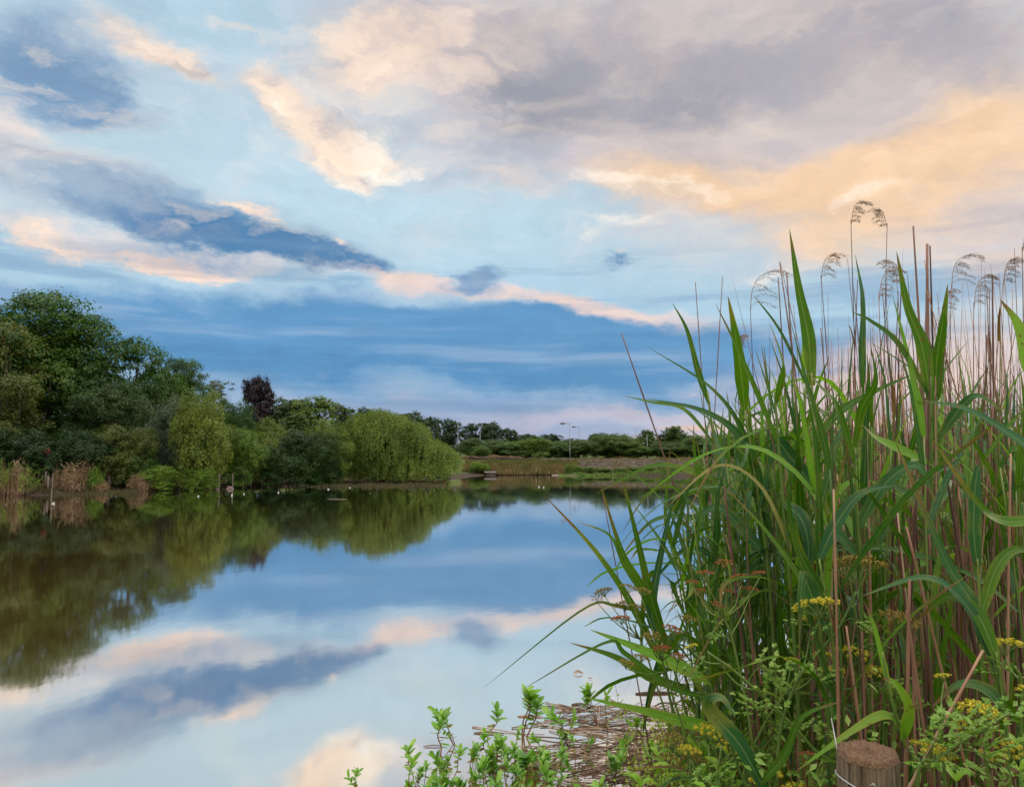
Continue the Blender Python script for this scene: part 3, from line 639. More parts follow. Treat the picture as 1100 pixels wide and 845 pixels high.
# far bank: bushes, two standard trees, individual shrubs at the waterline
k = 0
FB = ['round green bush beside the willow end', 'second bush along the far wall', 'dark little bush between the lamps', 'wide bright bush in the middle of the far bank', 'bush left of the tall lamp', 'bush just behind the tall lamp', 'tall dark green thicket right of the tall lamp', 'dark bush under the leaning dead reed', 'bush between the two round trees']
for (px, top, r, D, kk, mt) in ((506, 472, 20, 95, 'bushA', 'far'), (532, 474, 20, 96, 'mound', 'far'), (515, 480, 11, 92, 'bushB', 'far'), (550, 478, 18, 93, 'bushB', 'far'), (570, 471, 25, 94, 'bushA', 'fresh'),
                                 (598, 476, 18, 95, 'mound', 'far'), (622, 474, 22, 96, 'bushB', 'far'), (656, 468, 28, 95, 'mound', 'far'), (684, 478, 20, 94, 'bushA', 'far'),
                                 (718, 476, 24, 95, 'mound', 'far'), (748, 470, 26, 96, 'bushA', 'far'), (782, 468, 28, 95, 'bushB', 'far'), (820, 464, 32, 96, 'mound', 'far'), (862, 466, 30, 95, 'bushA', 'far'),
                                 (905, 462, 34, 94, 'mound', 'far'), (950, 466, 32, 92, 'mound', 'far'), (1000, 464, 34, 90, 'bushA', 'far'), (1050, 462, 36, 88, 'bushB', 'far'), (1105, 460, 38, 84, 'mound', 'far'), (1170, 455, 44, 80, 'mound', 'far'), (1240, 450, 50, 76, 'mound', 'far')):
    lb = FB[k] if k < len(FB) else 'green bush on the far bank seen through or hidden by the tall reeds'
    plant_tree(kk, px, top, r, D, mt, lb, 'bush', 'leafy_bush', 'bushes along the top of the far bank', topname='foliage', wide=1.25); k += 1
plant_tree('round', 693, 462, 14, 104, 'far', 'small round headed tree with pale trunk near the leaning dead reed', 'tree', 'round_headed_tree')
plant_tree('round', 727, 458, 17, 104, 'far', 'dark round headed tree against the orange glow', 'tree', 'round_headed_tree', rot=1)
for i, (px, top, r) in enumerate(((475, 505, 12), (513, 497, 8), (521, 499, 5), (611, 499, 6), (622, 501, 6), (634, 502, 7), (648, 503, 8), (664, 503, 8), (680, 502, 9), (697, 502, 8), (714, 503, 9), (731, 502, 9), (750, 502, 10), (772, 502, 10), (798, 503, 11), (826, 503, 11), (858, 503, 12))):
    w = W(px, 510.5); 
    lb = {0: 'low pale shrub at the right foot of the willow', 1: 'bright shrub left of the dark drain box', 2: 'tiny shrub next to the dark drain box', 3: 'shrub directly above the pale concrete apron'}.get(i, 'low green shrub in the row at the far waterline')
    plant_tree('bushB' if i % 2 else 'bushC', px, top, r * 1.15, (62 if i == 0 else w.y + 1.2), 'willow' if i == 0 else 'shore_green' if i < 3 else 'fresh', lb, 'shrub', 'waterside_shrub', 'low shrubs along the far waterline', topname='foliage')

# the two low tufts at the left shore and the tan and green reeds round them
def reed_clump(px0, px1, base, top, D, mat, n, label, spread=.8, lean=.12, group='reed clumps at the left shore', leafy=.5, mat2=None, name='reed_clump'):
    a, b = P(px0, base, D), P(px1, base, D); g = np.random.default_rng(int(px0 * 7 + top))
    o = empty(name, ((a.x + b.x) / 2, D, 0), 0, label, 'reed clump', group)
    hgt = (base - top) / F * D; mb = MB(); ml = MB(); wid = (b.x - a.x) / 2
    for i in range(n):
        x = g.normal() * wid * .45 if spread < .9 else g.uniform(-wid, wid); x = max(-wid, min(wid, x)); y = g.uniform(-spread, spread)
        h = hgt * (.38 + .62 * g.random() ** 1.8) * (1 - .35 * abs(x / max(wid, .01)) ** 2); lx = g.normal() * lean * h
        p = [(x, y, -.1), (x + lx * .3, y, h * .5), (x + lx, y + g.normal() * .05, h)]
        tube(mb, catmull(p, 4), [.009, .008, .006, .003], 3, False)
        if g.random() < leafy * 1.6:
            for q in range(5):
                u = g.uniform(.3, 1); z = h * u; d = norm(g.normal(size=3) * [1, 1, .2] + [0, 0, .9])
                diamonds(ml, [[x + lx * u + d[0] * .1, y + d[1] * .1, z + .08]], [g.normal(size=3)], g.uniform(.2, .42), .04, [d])
    nt_ = n * 5; cx = g.normal(size=nt_) * wid * .5 if spread < .9 else g.uniform(-wid, wid, nt_); cx = np.clip(cx, -wid, wid); hz = hgt * (.15 + .75 * g.random(nt_) ** 1.5) * (1 - .3 * np.abs(cx / max(wid, .01)))
    diamonds(mb, np.stack([cx, g.uniform(-spread, spread, nt_), hz * .75], 1), g.normal(size=(nt_, 3)) * [1, 1, .2], g.uniform(.2, .5, nt_), .022, g.normal(size=(nt_, 3)) * [.22, .2, 0] + [0, 0, 1])
    mb.build('stalks', M[mat], o); 
    if ml.n: ml.build('leaves', M[mat2 or mat], o, False)
    return o
GR = 'reed clumps at the left shore'
reed_clump(-30, 34, 531, 488, 38, 'tan_reed', 300, 'tall reed clump with green tops and tan stalks at the left edge', 1.0, .05, leafy=1, mat2='shore_green')
reed_clump(12, 26, 532, 491, 37.6, 'tan_reed', 90, 'pinkish tan dead reeds at the right side of the leftmost clump', .5, .05)
reed_clump(48, 55, 529, 508, 39.5, 'tan_reed', 24, 'thin low reed tuft left of the bent grey stake', .3, .08)
reed_clump(57, 63, 529, 490, 39.6, 'tan_reed', 22, 'narrow tall dead reed tuft beside the bent grey stake', .3, .05)
reed_clump(66, 90, 529, 494, 40, 'tan_reed', 120, 'orange tan reed clump in the middle of the left shore', .7, .07)
reed_clump(84, 98, 528, 490, 40.6, 'tan_reed', 70, 'tall thin dead reeds right of the orange tan clump', .5, .05)
reed_clump(94, 109, 527, 496, 40.8, 'shore_green', 90, 'fresh green reed clump beside the tan reeds', .5, .05, leafy=1)
reed_clump(102, 116, 528, 516, 40.6, 'tan_reed', 50, 'low greyish reed stubble before the two leaning posts', .4, .1)
reed_clump(141, 162, 527, 507, 42.5, 'tan_reed', 150, 'tan reed fringe at the left of the green waterside tufts', .6, .15)
reed_clump(196, 226, 526, 500, 44.3, 'tan_reed', 160, 'tan reed tips rising behind the right waterside tuft', .5, .06)
reed_clump(155, 200, 525, 500, 44.8, 'tan_reed', 110, 'sparse tan reed tips behind the left waterside tuft', .5, .06)
plant_tree('bushC', 175, 503, 24, 43.2, 'shore_green', 'left of two low green tufts at the water below the round bush', 'shrub', 'waterside_tuft', topname='foliage', base_z=0)
plant_tree('bushB', 212, 504, 20, 43.6, 'shore_green', 'right of two low green tufts at the water below the round bush', 'shrub', 'waterside_tuft', topname='foliage', base_z=0)
# far bank reeds and dry grass: uncountable
def fringe(name, px0, px1, D0, D1, base, hh, n, mat, label, wleaf=.05, kind='stuff', cat='grass', zof=0.0, lo=.5):
    mb = MB(); g = np.random.default_rng(int(px0 + n))
    px = g.uniform(px0, px1, n); D = g.uniform(D0, D1, n); x = (px - CX) / F * D
    z = height(x, D); z = np.maximum(z, 0) + zof
    h = hh * g.uniform(lo, 1, n) * (.75 + .35 * np.sin(px * .21) * np.sin(px * .067 + 1))
    c = np.stack([x, D, z + h / 2], 1)
    diamonds(mb, c, np.stack([g.normal(size=n) * .5, -np.ones(n), g.normal(size=n) * .3], 1), h, wleaf * g.uniform(.6, 1.6, n), np.stack([g.normal(size=n) * .18, g.normal(size=n) * .1, np.ones(n)], 1))
    return tag(mb.build(name, M[mat], None, False), label, cat, kind=kind)
fringe('far_bank_reeds', 496, 606, 74.9, 78.5, 510, 1.0, 9000, 'tan_grass', 'brown reeds along the far waterline', .10)
fringe('far_bank_grass', 500, 620, 78.5, 83, 505, .5, 5000, 'olive_grass', 'pale green grass above the far reeds', .08)
fringe('far_rough_grass', 600, 1150, 74, 84, 500, .35, 7000, 'tan_grass', 'rough dry grass on the rubble slope of the far bank', .07)
fringe('far_waterline_grass', 600, 1150, 71.8, 75.5, 500, .42, 6000, 'far', 'green growth hanging over the far waterline', .09)
fringe('dry_verge_grass', 480, 560, 86.5, 88, 492, .5, 2500, 'tan_reed', 'orange dry grass along the top of the far wall', .07)
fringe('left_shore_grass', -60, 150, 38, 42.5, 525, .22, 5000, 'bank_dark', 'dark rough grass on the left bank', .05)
fringe('dark_bank_grass', 225, 480, 47, 60, 520, .25, 5000, 'bank_dark', 'rank growth under the bushes, coloured dark for the shade there', .06)  # grass colour darkened to stand for the shade beneath the bushes
# ------------------------------------------------------------------ far wall, lamps, fences, birds
def stone_wall():
    o = MB(); g = np.random.default_rng(3)
    pts = [(P(px, 490, 85 - max(0, (px - 740)) * .022)) for px in range(470, 1250, 4)]
    x = np.array([p.x for p in pts]); y = np.array([p.y for p in pts]); zb = height(x, y) - .3
    zt = 1.72 + .05 * g.normal(size=len(x)) - .25 * sst((x + 2) / 6) * (1 + .3 * g.normal(size=len(x)))
    v = np.concatenate([np.stack([x, y - .35, zb], 1), np.stack([x, y - .25, zt - .05], 1), np.stack([x, y + .1, zt], 1), np.stack([x, y + .3, zb], 1)])
    n = len(x); i = np.arange(n - 1); f = np.concatenate([np.stack([i + k * n, i + 1 + k * n, i + 1 + (k + 1) * n, i + (k + 1) * n], 1) for k in range(3)])
    o.add(v, f); w = o.build('stone_wall', M['stone_dark'], None, False)
    tag(w, 'long low dark stone wall running along the far bank', 'wall')
M['stone_dark'] = rough_mat('dark_rubble_stone', (.022, .017, .015), (.05, .040, .035), 1.6, .95, (1, 1, 1.6), .5, .05, (.09, .07, .06))
stone_wall()

def lamp(px, top, base, D, label, head=True, thick=.05):
    t = P(px, top, D); z0 = gz(t.x, D); h = t.z - z0
    o = empty('street_lamp', (t.x, D, z0), 0, label, 'street lamp', 'lamp poles along the far road')
    mb = MB(); tube(mb, [(0, 0, -.3), (0, 0, 1.1), (0, 0, 1.15), (0, 0, h)], [thick * 1.7, thick * 1.6, thick, thick * .7], 8); mb.build('pole', M['steel'], o)
    if head:
        mb = MB(); tube(mb, catmull([(0, 0, h - .05), (-.15, 0, h + .08), (-.55, 0, h + .1)], 6), .035, 6); mb.build('arm', M['steel'], o)
        mb = MB(); tube(mb, [(-.5, 0, h + .1), (-.62, 0, h + .11), (-1.0, 0, h + .1), (-1.15, 0, h + .08)], [.05, .12, .11, .04], 8); mb.build('lamp_head', M['steel'], o)
        mb = MB(); tube(mb, [(-.62, 0, h + .035), (-.98, 0, h + .03)], [.08, .07], 8); mb.build('lamp_glass', M['glass'], o)
    return o
lamp(612, 455.5, 494, 88, 'tall far street lamp rising above the bushes near the middle', True, .038)
lamp(622, 459, 480, 118, 'smaller far lamp just right of the tall lamp', True)
lamp(492, 456, 480, 100, 'pale far lamp pole at the right end of the willow', False, .05)
lamp(516, 462, 480, 120, 'second far lamp pole from the willow', False)
lamp(529, 462, 480, 124, 'third far lamp pole from the willow', False)
lamp(683, 459, 485, 118, 'far lamp pole left of the small round tree', False)
lamp(705, 459, 480, 118, 'far lamp pole between the two round headed trees', False)
lamp(695, 466, 485, 96, 'short far pole in front of the small round tree', False)
# drain box and concrete apron
def block(name, px, py, D, s, mat, label, cat, group=None, jit=.03, z=None):
    p = W(px, py) if D is None else P(px, py, D); mb = MB()
    box(mb, (0, 0, s[2] / 2 - .1), s, 0, jit); 
    o = mb.build(name, M[mat], None, False, (p.x, p.y, 0 if z is None else z)); m_ = o.modifiers.new('b', 'BEVEL'); m_.width = .04; m_.segments = 2
    return tag(o, label, cat, group)
o = block('drain_box', 527, 510.3, None, (.9, .8, .55), 'stone_dark', 'small dark drain box at the far waterline beside a shrub', 'drain')
mb = MB(); box(mb, (0, -.41, .33), (1.15, .12, .08)); l_ = mb.build('lid', M['concrete'], o, False)
block('concrete_apron', 608, 510.6, None, (2.6, .8, .2), 'stone', 'pale concrete apron lying low at the far waterline', 'concrete slab', jit=.05)
for (px, py, s, lb) in ((133, 525.5, .28, 'single pinkish boulder left of the waterside tufts'), (231, 526, .2, 'first pinkish boulder right of the waterside tufts'), (245, 525.4, .35, 'widest pinkish boulder at the left shoreline'), (23, 531.5, .35, 'small pale stone below the leftmost reeds'), (108, 528, .35, 'small grey stone beside the leaning posts')):
    p = W(px, py); mb = MB(); 
    import bmesh
    bm = bmesh.new(); bmesh.ops.create_icosphere(bm, subdivisions=3, radius=1)
    vs_ = np.array([v.co[:] for v in bm.verts]); vs_ = vs_ * (1 + .18 * np.sin(vs_ @ np.array([[3.1], [2.2], [4.0]]) + px)) * [s * .6, s * .5, s * .42]
    mb.add(vs_, None, [[q.index for q in f.verts] for f in bm.faces]); bm.free()
    tag(mb.build('boulder', M['stone'], None, True, (p.x, p.y + .3, .04)), lb, 'boulder', 'boulders at the left shoreline')

def fence(name, posts, wires, label, r=.05):
    """posts: (px, base_y, top_y, lean)"""
    w0 = W(posts[0][0], posts[0][1]); o = empty(name, (w0.x, w0.y, 0), 0, label, 'fence', 'wire fences along the left shore'); T = []
    for (px, b, t, ln) in posts:
        w = W(px, b); q = P(px, t, w.y); a = np.array([w.x - w0.x, w.y - w0.y, -.4]); e = np.array([q.x - w0.x + ln, w.y - w0.y, q.z]); T.append((a, e))
        mb = MB(); tube(mb, [a, (a + e) / 2, e], [r, r * .95, r * .85], 8); mb.build('post', M['fpost'], o)
    for u in wires:
        for (a, e), (a2, e2) in zip(T, T[1:]):
            p1, p2 = a * (1 - u) + e * u, a2 * (1 - u) + e2 * u; mid = (p1 + p2) / 2 - [0, 0, .03]
            mb = MB(); tube(mb, catmull([p1, mid, p2], 6), .008, 4); mb.build('wire', M['stone_dark'], o)
    return o
fence('wire_fence', [(31, 530, 510, 0), (49, 529.5, 506, .02), (51.5, 530.5, 511, .02)], (.9, .55), 'old wire fence between the leftmost reeds and the bent stake')
fence('wire_fence', [(66, 529, 512, .05), (112.5, 527.6, 515.5, 0), (117.5, 527, 510, 0)], (.8,), 'short wire fence ending in two posts right of the tan reeds')
fence('wire_fence', [(235.5, 525.5, 508.5, 0), (250, 524.6, 508, 0), (270, 523, 509, 0), (285, 522.4, 508, 0), (297, 521.8, 509, 0), (308, 521.4, 510, 0), (320, 520.8, 508.5, 0), (332, 520.5, 509, 0)], (.85,), 'row of thin fence posts in the shade under the bushes', .04)
w = W(55, 534); mb = MB(); q = P(57, 508, w.y)
tube(mb, catmull([(0, 0, -.5), (.02, 0, .5), (q.x - w.x, 0, q.z)], 6), np.linspace(.035, .02, 6), 7)
tag(mb.build('leaning_stake', M['fpost'], None, True, tuple(w)), 'bent grey stake standing in the water by the left reeds', 'stake')
# lifebuoy
p = P(51, 484.5, 41.0); o = empty('lifebuoy', (p.x, p.y, gz(p.x, p.y)), 0, 'small red lifebuoy hanging in the dark behind the left fence', 'lifebuoy')
a = np.linspace(0, 2 * np.pi, 25); mb = MB(); zc = p.z - gz(p.x, p.y)
tube(mb, np.stack([.12 * np.cos(a), 0 * a - .06, zc + .12 * np.sin(a)], 1), .036, 8, False); mb.build('ring', M['red'], o)
mb = MB(); tube(mb, [(0, .05, -.3), (0, .05, zc + .2)], .03, 7); mb.build('post', M['fpost'], o)

# water birds
def bird(px, py, s, mat, label, rz):
    s *= .21; p = W(px, py); o = empty('water_bird', (p.x, p.y, 0), rz, label, 'bird', 'birds resting on the pond')
    mb = MB(); path = catmull([(-.26, 0, .10), (-.16, 0, .055), (0, 0, .05), (.13, 0, .065), (.18, 0, .14), (.185, 0, .205), (.215, 0, .235), (.26, 0, .225)], 22)
    rad = np.interp(np.linspace(0, 1, 22), [0, .12, .3, .5, .62, .72, .84, .93, 1], [.012, .05, .095, .09, .055, .034, .045, .036, .012])
    tube(mb, path * s, rad * s, 10); mb.build('body', M[mat], o)
    mb = MB(); tube(mb, np.array([(.25, 0, .225), (.285, 0, .218), (.315, 0, .21)]) * s, np.array([.014, .011, .004]) * s, 6); mb.build('bill', M['beak'], o)
    for sd_ in (-1, 1):
        mb = MB(); tube(mb, catmull([(.08, sd_ * .075, .085), (-.08, sd_ * .082, .10), (-.25, sd_ * .03, .13)], 8) * s, np.array([.02, .03, .034, .034, .03, .022, .014, .004]) * s, 6); mb.build('wing', M[mat], o)
for i, (px, py, s, mt, lb) in enumerate(((213, 533, 1.2, 'white', 'white bird below the right waterside tuft'), (249, 532, 1.5, 'white', 'whitest bird in front of the widest boulder'), (262, 530.5, 1.1, 'white', 'small white bird right of the whitest one'),
                                     (299, 529, 1.3, 'white', 'lone white bird in front of the shaded fence posts'), (353, 525.5, 1.2, 'white', 'white bird off the left end of the willow'), (376, 524, 1.2, 'white', 'white bird before the willow curtain'),
                                     (398, 530, .9, 'brownf', 'brown bird farther from the willow'), (57, 541, 1.3, 'white', 'pale bird beside the bent stake'), (57, 546, 1.0, 'brownf', 'brown bird nearest the bent stake'), (6, 542, 1.1, 'brownf', 'dark bird at the left edge of the water'),
                                     (579, 523, 1.5, 'white', 'left of two white birds in the middle of the far water'), (584, 523.6, 1.4, 'white', 'right of two white birds in the middle of the far water'), (602, 523, 1.2, 'brownf', 'dim bird right of the two white ones'), (541, 518, 1.1, 'brownf', 'dark bird near the far brown reeds'), (405, 526, .9, 'brownf', 'tiny brown bird under the willow'))):
    bird(px, py, s, mt, lb, rnd.uniform(0, 6.28))
w = W(363, 536); mb = MB(); tube(mb, catmull([(-.5, 0, -.01), (0, .02, .0), (.5, -.03, -.02)], 6), [.015, .03, .035, .03, .03, .015], 7)
tag(mb.build('floating_log', M['fpost'], None, True, tuple(w)), 'pale short log floating in front of the willow', 'log')
# ------------------------------------------------------------------ near bank: post, reeds, umbels, waterside plants
def ground_or_water(x, y): return max(gz(x, y), 0.0)
# wooden post with its wire
pt = P(932, 806, 1.6); pz = gz(pt.x, pt.y); RP = .0575
o = empty('wooden_post', (pt.x, pt.y, pz), 0, 'round weathered wooden post with wire wrapped round it at the foot of the reeds', 'post')
H = pt.z - pz; mb = MB(); g = np.random.default_rng(2)
ns = 64; zs = np.concatenate([[-.3], np.linspace(0, H - .012, 40)]); ang = np.linspace(0, 2 * np.pi, ns, endpoint=False)
crack = sum(.0016 * np.sin(ang * k + p_) for k, p_ in ((3, 1.), (5, 2.2), (9, .4), (14, 1.9))) - .004 * np.exp(-((ang - 4.25) / .05) ** 2) - .003 * np.exp(-((ang - 5.2) / .035) ** 2) - .003 * np.exp(-((ang - 3.6) / .03) ** 2)
rr_ = (RP + crack)[None, :] + .0006 * g.normal(size=(len(zs), ns)) + (.0015 * np.sin(zs * 9))[:, None]
v = np.stack([rr_ * np.cos(ang), rr_ * np.sin(ang), np.broadcast_to(zs[:, None], rr_.shape)], -1).reshape(-1, 3)
i, j = np.meshgrid(np.arange(len(zs) - 1), np.arange(ns), indexing='ij'); j2 = (j + 1) % ns
mb.add(v, np.stack([i * ns + j, i * ns + j2, (i + 1) * ns + j2, (i + 1) * ns + j], -1).reshape(-1, 4)); mb.build('post_shaft', M['post_side'], o)
mb = MB(); nr_ = 14; rads = np.linspace(1.0, 0, nr_, endpoint=False); base_r = RP + crack
zz = H - .012 + .013 * sst((1 - rads) * 9)[:, None] + .0011 * g.normal(size=(nr_, ns)) * (rads[:, None] < .97) + .004 * np.sin(rads * 30)[:, None] * (rads < .9)[:, None]
v = np.stack([rads[:, None] * base_r * 1.012 * np.cos(ang), rads[:, None] * base_r * 1.012 * np.sin(ang), zz], -1).reshape(-1, 3); v = np.vstack([v, [0, 0, H]])
i, j = np.meshgrid(np.arange(nr_ - 1), np.arange(ns), indexing='ij'); j2 = (j + 1) % ns; kk = np.arange(ns)
mb.add(v, np.stack([i * ns + j, i * ns + j2, (i + 1) * ns + j2, (i + 1) * ns + j], -1).reshape(-1, 4), np.stack([(nr_ - 1) * ns + kk, (nr_ - 1) * ns + (kk + 1) % ns, np.full(ns, nr_ * ns)], 1)); mb.build('post_top', M['post_top'], o)
mb = MB(); a = np.linspace(-.3, 2 * np.pi + .5, 60)
tube(mb, np.stack([(RP + .004) * np.cos(a), (RP + .004) * np.sin(a), H - .055 + .02 * np.cos(a - 3.3) - .004 * a], 1), .0016, 6); mb.build('wire_loop', M['wire'], o)
mb = MB(); tube(mb, catmull([(-.02, -RP - .004, H - .052), (-.017, -RP - .010, H - .045), (-.022, -RP - .012, H - .036), (-.026, -RP - .006, H - .042)], 10), .0016, 6); mb.build('staple', M['wire'], o)
mb = MB(); q = P(893, 771, 1.72); tube(mb, [(-RP * .7, .05, H - .02), (q.x - pt.x, q.y - pt.y, q.z - pz)], .0013, 6); mb.build('loose_wire', M['wire'], o)

# ---- reed leaves, shared meshes: base at origin, heading +X
LEAF = {}
def leaf_proto(kind, i):
    g = rnd; L = 1.0
    if kind == 'spear': pts = [(0, 0, 0), (.03, 0, .25), (.09 + g.uniform(-.03, .05), g.uniform(-.02, .02), .62), (.2 + g.uniform(-.08, .1), g.uniform(-.05, .05), .97)]
    elif kind == 'arch': pts = [(0, 0, 0), (.10, 0, .25), (.32, g.uniform(-.03, .03), .46 + g.uniform(-.05, .05)), (.62, g.uniform(-.07, .07), .40), (.86, g.uniform(-.1, .1), .16 + g.uniform(-.1, .1))]
    elif kind == 'slant': pts = [(0, 0, 0), (.14, 0, .22), (.36, g.uniform(-.04, .04), .5), (.62, g.uniform(-.07, .07), .74)]
    elif kind == 'flat': pts = [(0, 0, 0), (.18, 0, .14), (.46, g.uniform(-.04, .04), .22), (.78, g.uniform(-.1, .1), .20), (.95, g.uniform(-.1, .1), .10)]
    else: pts = [(0, 0, 0), (.07, 0, .2), (.18, 0, .30), (.27, g.uniform(-.03, .03), .22), (.36, g.uniform(-.05, .05), -.1), (.42, g.uniform(-.08, .08), -.42)]
    mb = MB(); w = {'spear': .062, 'arch': .072, 'slant': .066, 'flat': .06, 'droop': .078}[kind] * g.uniform(.5, 1.0)
    blade(mb, pts, w, 16, (-.75, g.uniform(-.3, .3), .65) if kind in ('spear', 'slant') else (-.5, g.uniform(-.25, .25), 1.0) if kind != 'droop' else (.5, g.uniform(-.2, .2), .9), .22, .5, g.uniform(-1.3, 1.3), .3, .02)
    return mb
KINDS = ('spear', 'arch', 'slant', 'flat', 'droop')
for kind in KINDS:
    LEAF[kind] = {mt: [] for mt in ('blade', 'blade_blue', 'blade_bright', 'blade_dead')}
    for i in range(4):
        mb = leaf_proto(kind, i)
        me = mb.mesh('leaf', M['blade'])
        for mt in LEAF[kind]:
            m2 = me.copy(); m2.materials[0] = M[mt]; LEAF[kind][mt].append(m2)
def green_reed(x, y, H, lean, az, nleaf, label, group, w=1.0, Ls=.5, bright=.12, start=.25, stemr=.0045):
    z0 = ground_or_water(x, y); o = empty('green_reed', (x, y, z0), 0, label, 'reed', group)
    L2 = H * lean; pts = catmull([(0, 0, -.1), (math.cos(az) * L2 * .2, math.sin(az) * L2 * .2, H * .4), (math.cos(az) * L2 * .55, math.sin(az) * L2 * .55, H * .75), (math.cos(az) * L2, math.sin(az) * L2, H)], 12)
    mb = MB(); r = np.linspace(stemr, stemr * .45, 12); tube(mb, pts, r, 6); mb.build('stem', M['gstem'], o)
    a0 = rnd.uniform(0, 6.28)
    for k in range(nleaf):
        u = start + (1 - start) * (k / max(1, nleaf - 1)); f = u * 11; i = min(10, int(f)); p = pts[i] * (1 - f + i) + pts[i + 1] * (f - i)
        top = k >= nleaf - 2
        kind = rnd.choice(('spear', 'spear', 'slant')) if top else rnd.choice(('arch', 'slant', 'flat', 'droop', 'arch', 'spear', 'slant'))
        mt = 'blade_bright' if rnd.random() < bright else rnd.choice(('blade', 'blade', 'blade_blue'))
        if u < .4 and rnd.random() < .25: mt = 'blade_dead'
        l = bpy.data.objects.new('leaf', rnd.choice(LEAF[kind][mt])); l.location = p
        l.rotation_euler = (rnd.uniform(-.12, .12), rnd.uniform(-.15, .15), a0 + k * math.pi + rnd.uniform(-.8, .8))
        s = Ls * rnd.uniform(.7, 1.15) * (1.05 if not top else .72); l.scale = (s * w, s * w * rnd.uniform(.8, 1.1), s)
        link(l, o)
    return o
def dead_reed(x, y, H, lx, ly, r, label, group, mat='dstem', plume=None, sheath=True, bend=0):
    z0 = ground_or_water(x, y); o = empty('dead_reed', (x, y, z0), 0, label, 'dead reed', group)
    pts = catmull([(0, 0, -.1), (lx * .3 + bend, ly * .3, H * .4), (lx * .7 + bend * .7, ly * .7, H * .75), (lx, ly, H)], 14)
    u = np.linspace(0, 1, 14); rad = r * (1 - .5 * u); rad[2::3] *= 1.25
    if plume is None and sheath and r < .0054 and rnd.random() < .62: rad[-5:] *= np.array([.85, .7, .5, .32, .12])
    mb = MB(); tube(mb, pts, rad, 6)
    mb.build('stalk', M[mat], o)
    if sheath and rnd.random() < .5:
        mb = MB(); i = rnd.randint(4, 11); p = pts[i]; d = rnd.uniform(0, 6.28)
        q = [p, p + [math.cos(d) * .012, math.sin(d) * .012, .07], p + [math.cos(d) * .03, math.sin(d) * .03, .13 + rnd.uniform(-.05, .03)]]
        blade(mb, q, .010, 6, (math.cos(d), math.sin(d), .3), .5, .8); mb.build('dry_sheath', M['blade_dead'], o)
    if plume: build_plume(o, pts[-1], plume)
    return o
def build_plume(o, tip, pl):
    sgn, size, mat = pl; size *= .55; mb = MB(); g = rng
    ax = catmull([tip - [0, 0, .02], tip + [sgn * .01, 0, size * .5], tip + [sgn * .05 * size / .15, 0, size * .9], tip + [sgn * .12 * size / .15, .01, size * .93]], 12)
    tube(mb, ax, np.linspace(.0016, .0007, 12), 4, False)
    for k in range(8):
        b = ax[min(11, 1 + int(k * 1.2))] ; l = size * g.uniform(.4, .85); s = sgn * g.uniform(.6, 1.1); dy = g.uniform(-.25, .25)
        br = catmull([b, b + [s * l * .4, dy * l * .4, l * .20], b + [s * l * .8, dy * l * .8, l * .14], b + [s * l * 1.15, dy * l, -l * .02]], 12)
        tube(mb, br, np.linspace(.0006, .00025, 12), 3, False)
        q = np.repeat(br[2:], 4, 0) + g.normal(size=(40, 3)) * .0030 - [0, 0, .003]
        diamonds(mb, q, g.normal(size=(40, 3)), g.uniform(.008, .018, 40), .0017, np.tile([[s * .9, dy, -.35]], (40, 1)) + g.normal(size=(40, 3)) * .22)
    mb.build('plume', M[mat], o, False)

# hero reeds traced as real plants: stem polyline and each leaf base -> tip, widths in photo pixels at distance D
def hero(stem, D, leaves, label, name='green_reed', cat='reed', stemw=5, mat='gstem', group=None, extend=True):
    sp_ = [np.array(P(px, py, D + (dd[0] if dd else 0))) for (px, py, *dd) in stem]
    if extend:
        b = sp_[0]; x, y = b[0] - (sp_[1][0] - b[0]) * .1, b[1]; z0 = ground_or_water(x, y)
        if b[2] > z0 + .05: sp_ = [np.array([x, y, z0 - .1])] + sp_
    org = sp_[0].copy(); org[2] = ground_or_water(org[0], org[1])
    o = empty(name, tuple(org), 0, label, cat, group)
    c = catmull(sp_, 22) - org; mb = MB(); tube(mb, c, np.linspace(stemw, stemw * .45, 22) / 2 / F * D, 6); mb.build('stem', M[mat], o)
    for (pts, w, mt, *ex) in leaves:
        dd = ex[0] if ex else rnd.uniform(-.12, .12); e = ex[1] if len(ex) > 1 else None
        n = len(pts); q = [np.array(P(px, py, D + dd * k / (n - 1))) - org for k, (px, py) in enumerate(pts)]
        i = int(np.argmin(np.linalg.norm(c - q[0], axis=1)))
        if np.linalg.norm(c[i] - q[0]) > .004: q = [c[i]] + q if np.linalg.norm(c[i] - q[0]) > .03 else [c[i]] + q[1:]
        mb = MB(); blade(mb, q, w * .84 / F * D, 22, e or (rnd.uniform(-.35, .35), -.8, .55), .2, .45, rnd.uniform(-.25, .25), .3, .015)
        mb.build('leaf', M[mt], o)
    return o
B, BB, BR, BP, BD = 'blade', 'blade_blue', 'blade_bright', 'blade_pale', 'blade_dead'
hero([(745, 850), (722, 760), (712, 712)], 2.6, [([(716, 722), (682, 655), (640, 592), (583, 530)], 10, B), ([(716, 720), (694, 640), (668, 592), (645, 520)], 11, B)],
     'leftmost reed with two long thin leaves fanned over the open water')
hero([(752, 850), (730, 740), (705, 660)], 2.5, [([(722, 705), (699, 640), (686, 585), (667, 507)], 12, B), ([(712, 690), (700, 660), (709, 600), (728, 513)], 14, BB), ([(700, 660), (672, 610), (655, 575), (620, 560)], 7, B)],
     'reed with a bluish spear leaf standing upright beside the leftmost fan')
hero([(790, 850), (770, 760), (752, 700)], 2.3, [([(760, 730), (722, 712), (680, 694), (634, 676)], 17, BR), ([(765, 755), (722, 738), (672, 702), (650, 690), (558, 742)], 8, B), ([(775, 790), (735, 775), (690, 763), (625, 748)], 16, BR)],
     'reed whose bright leaves lie almost level, pointing left over the water')
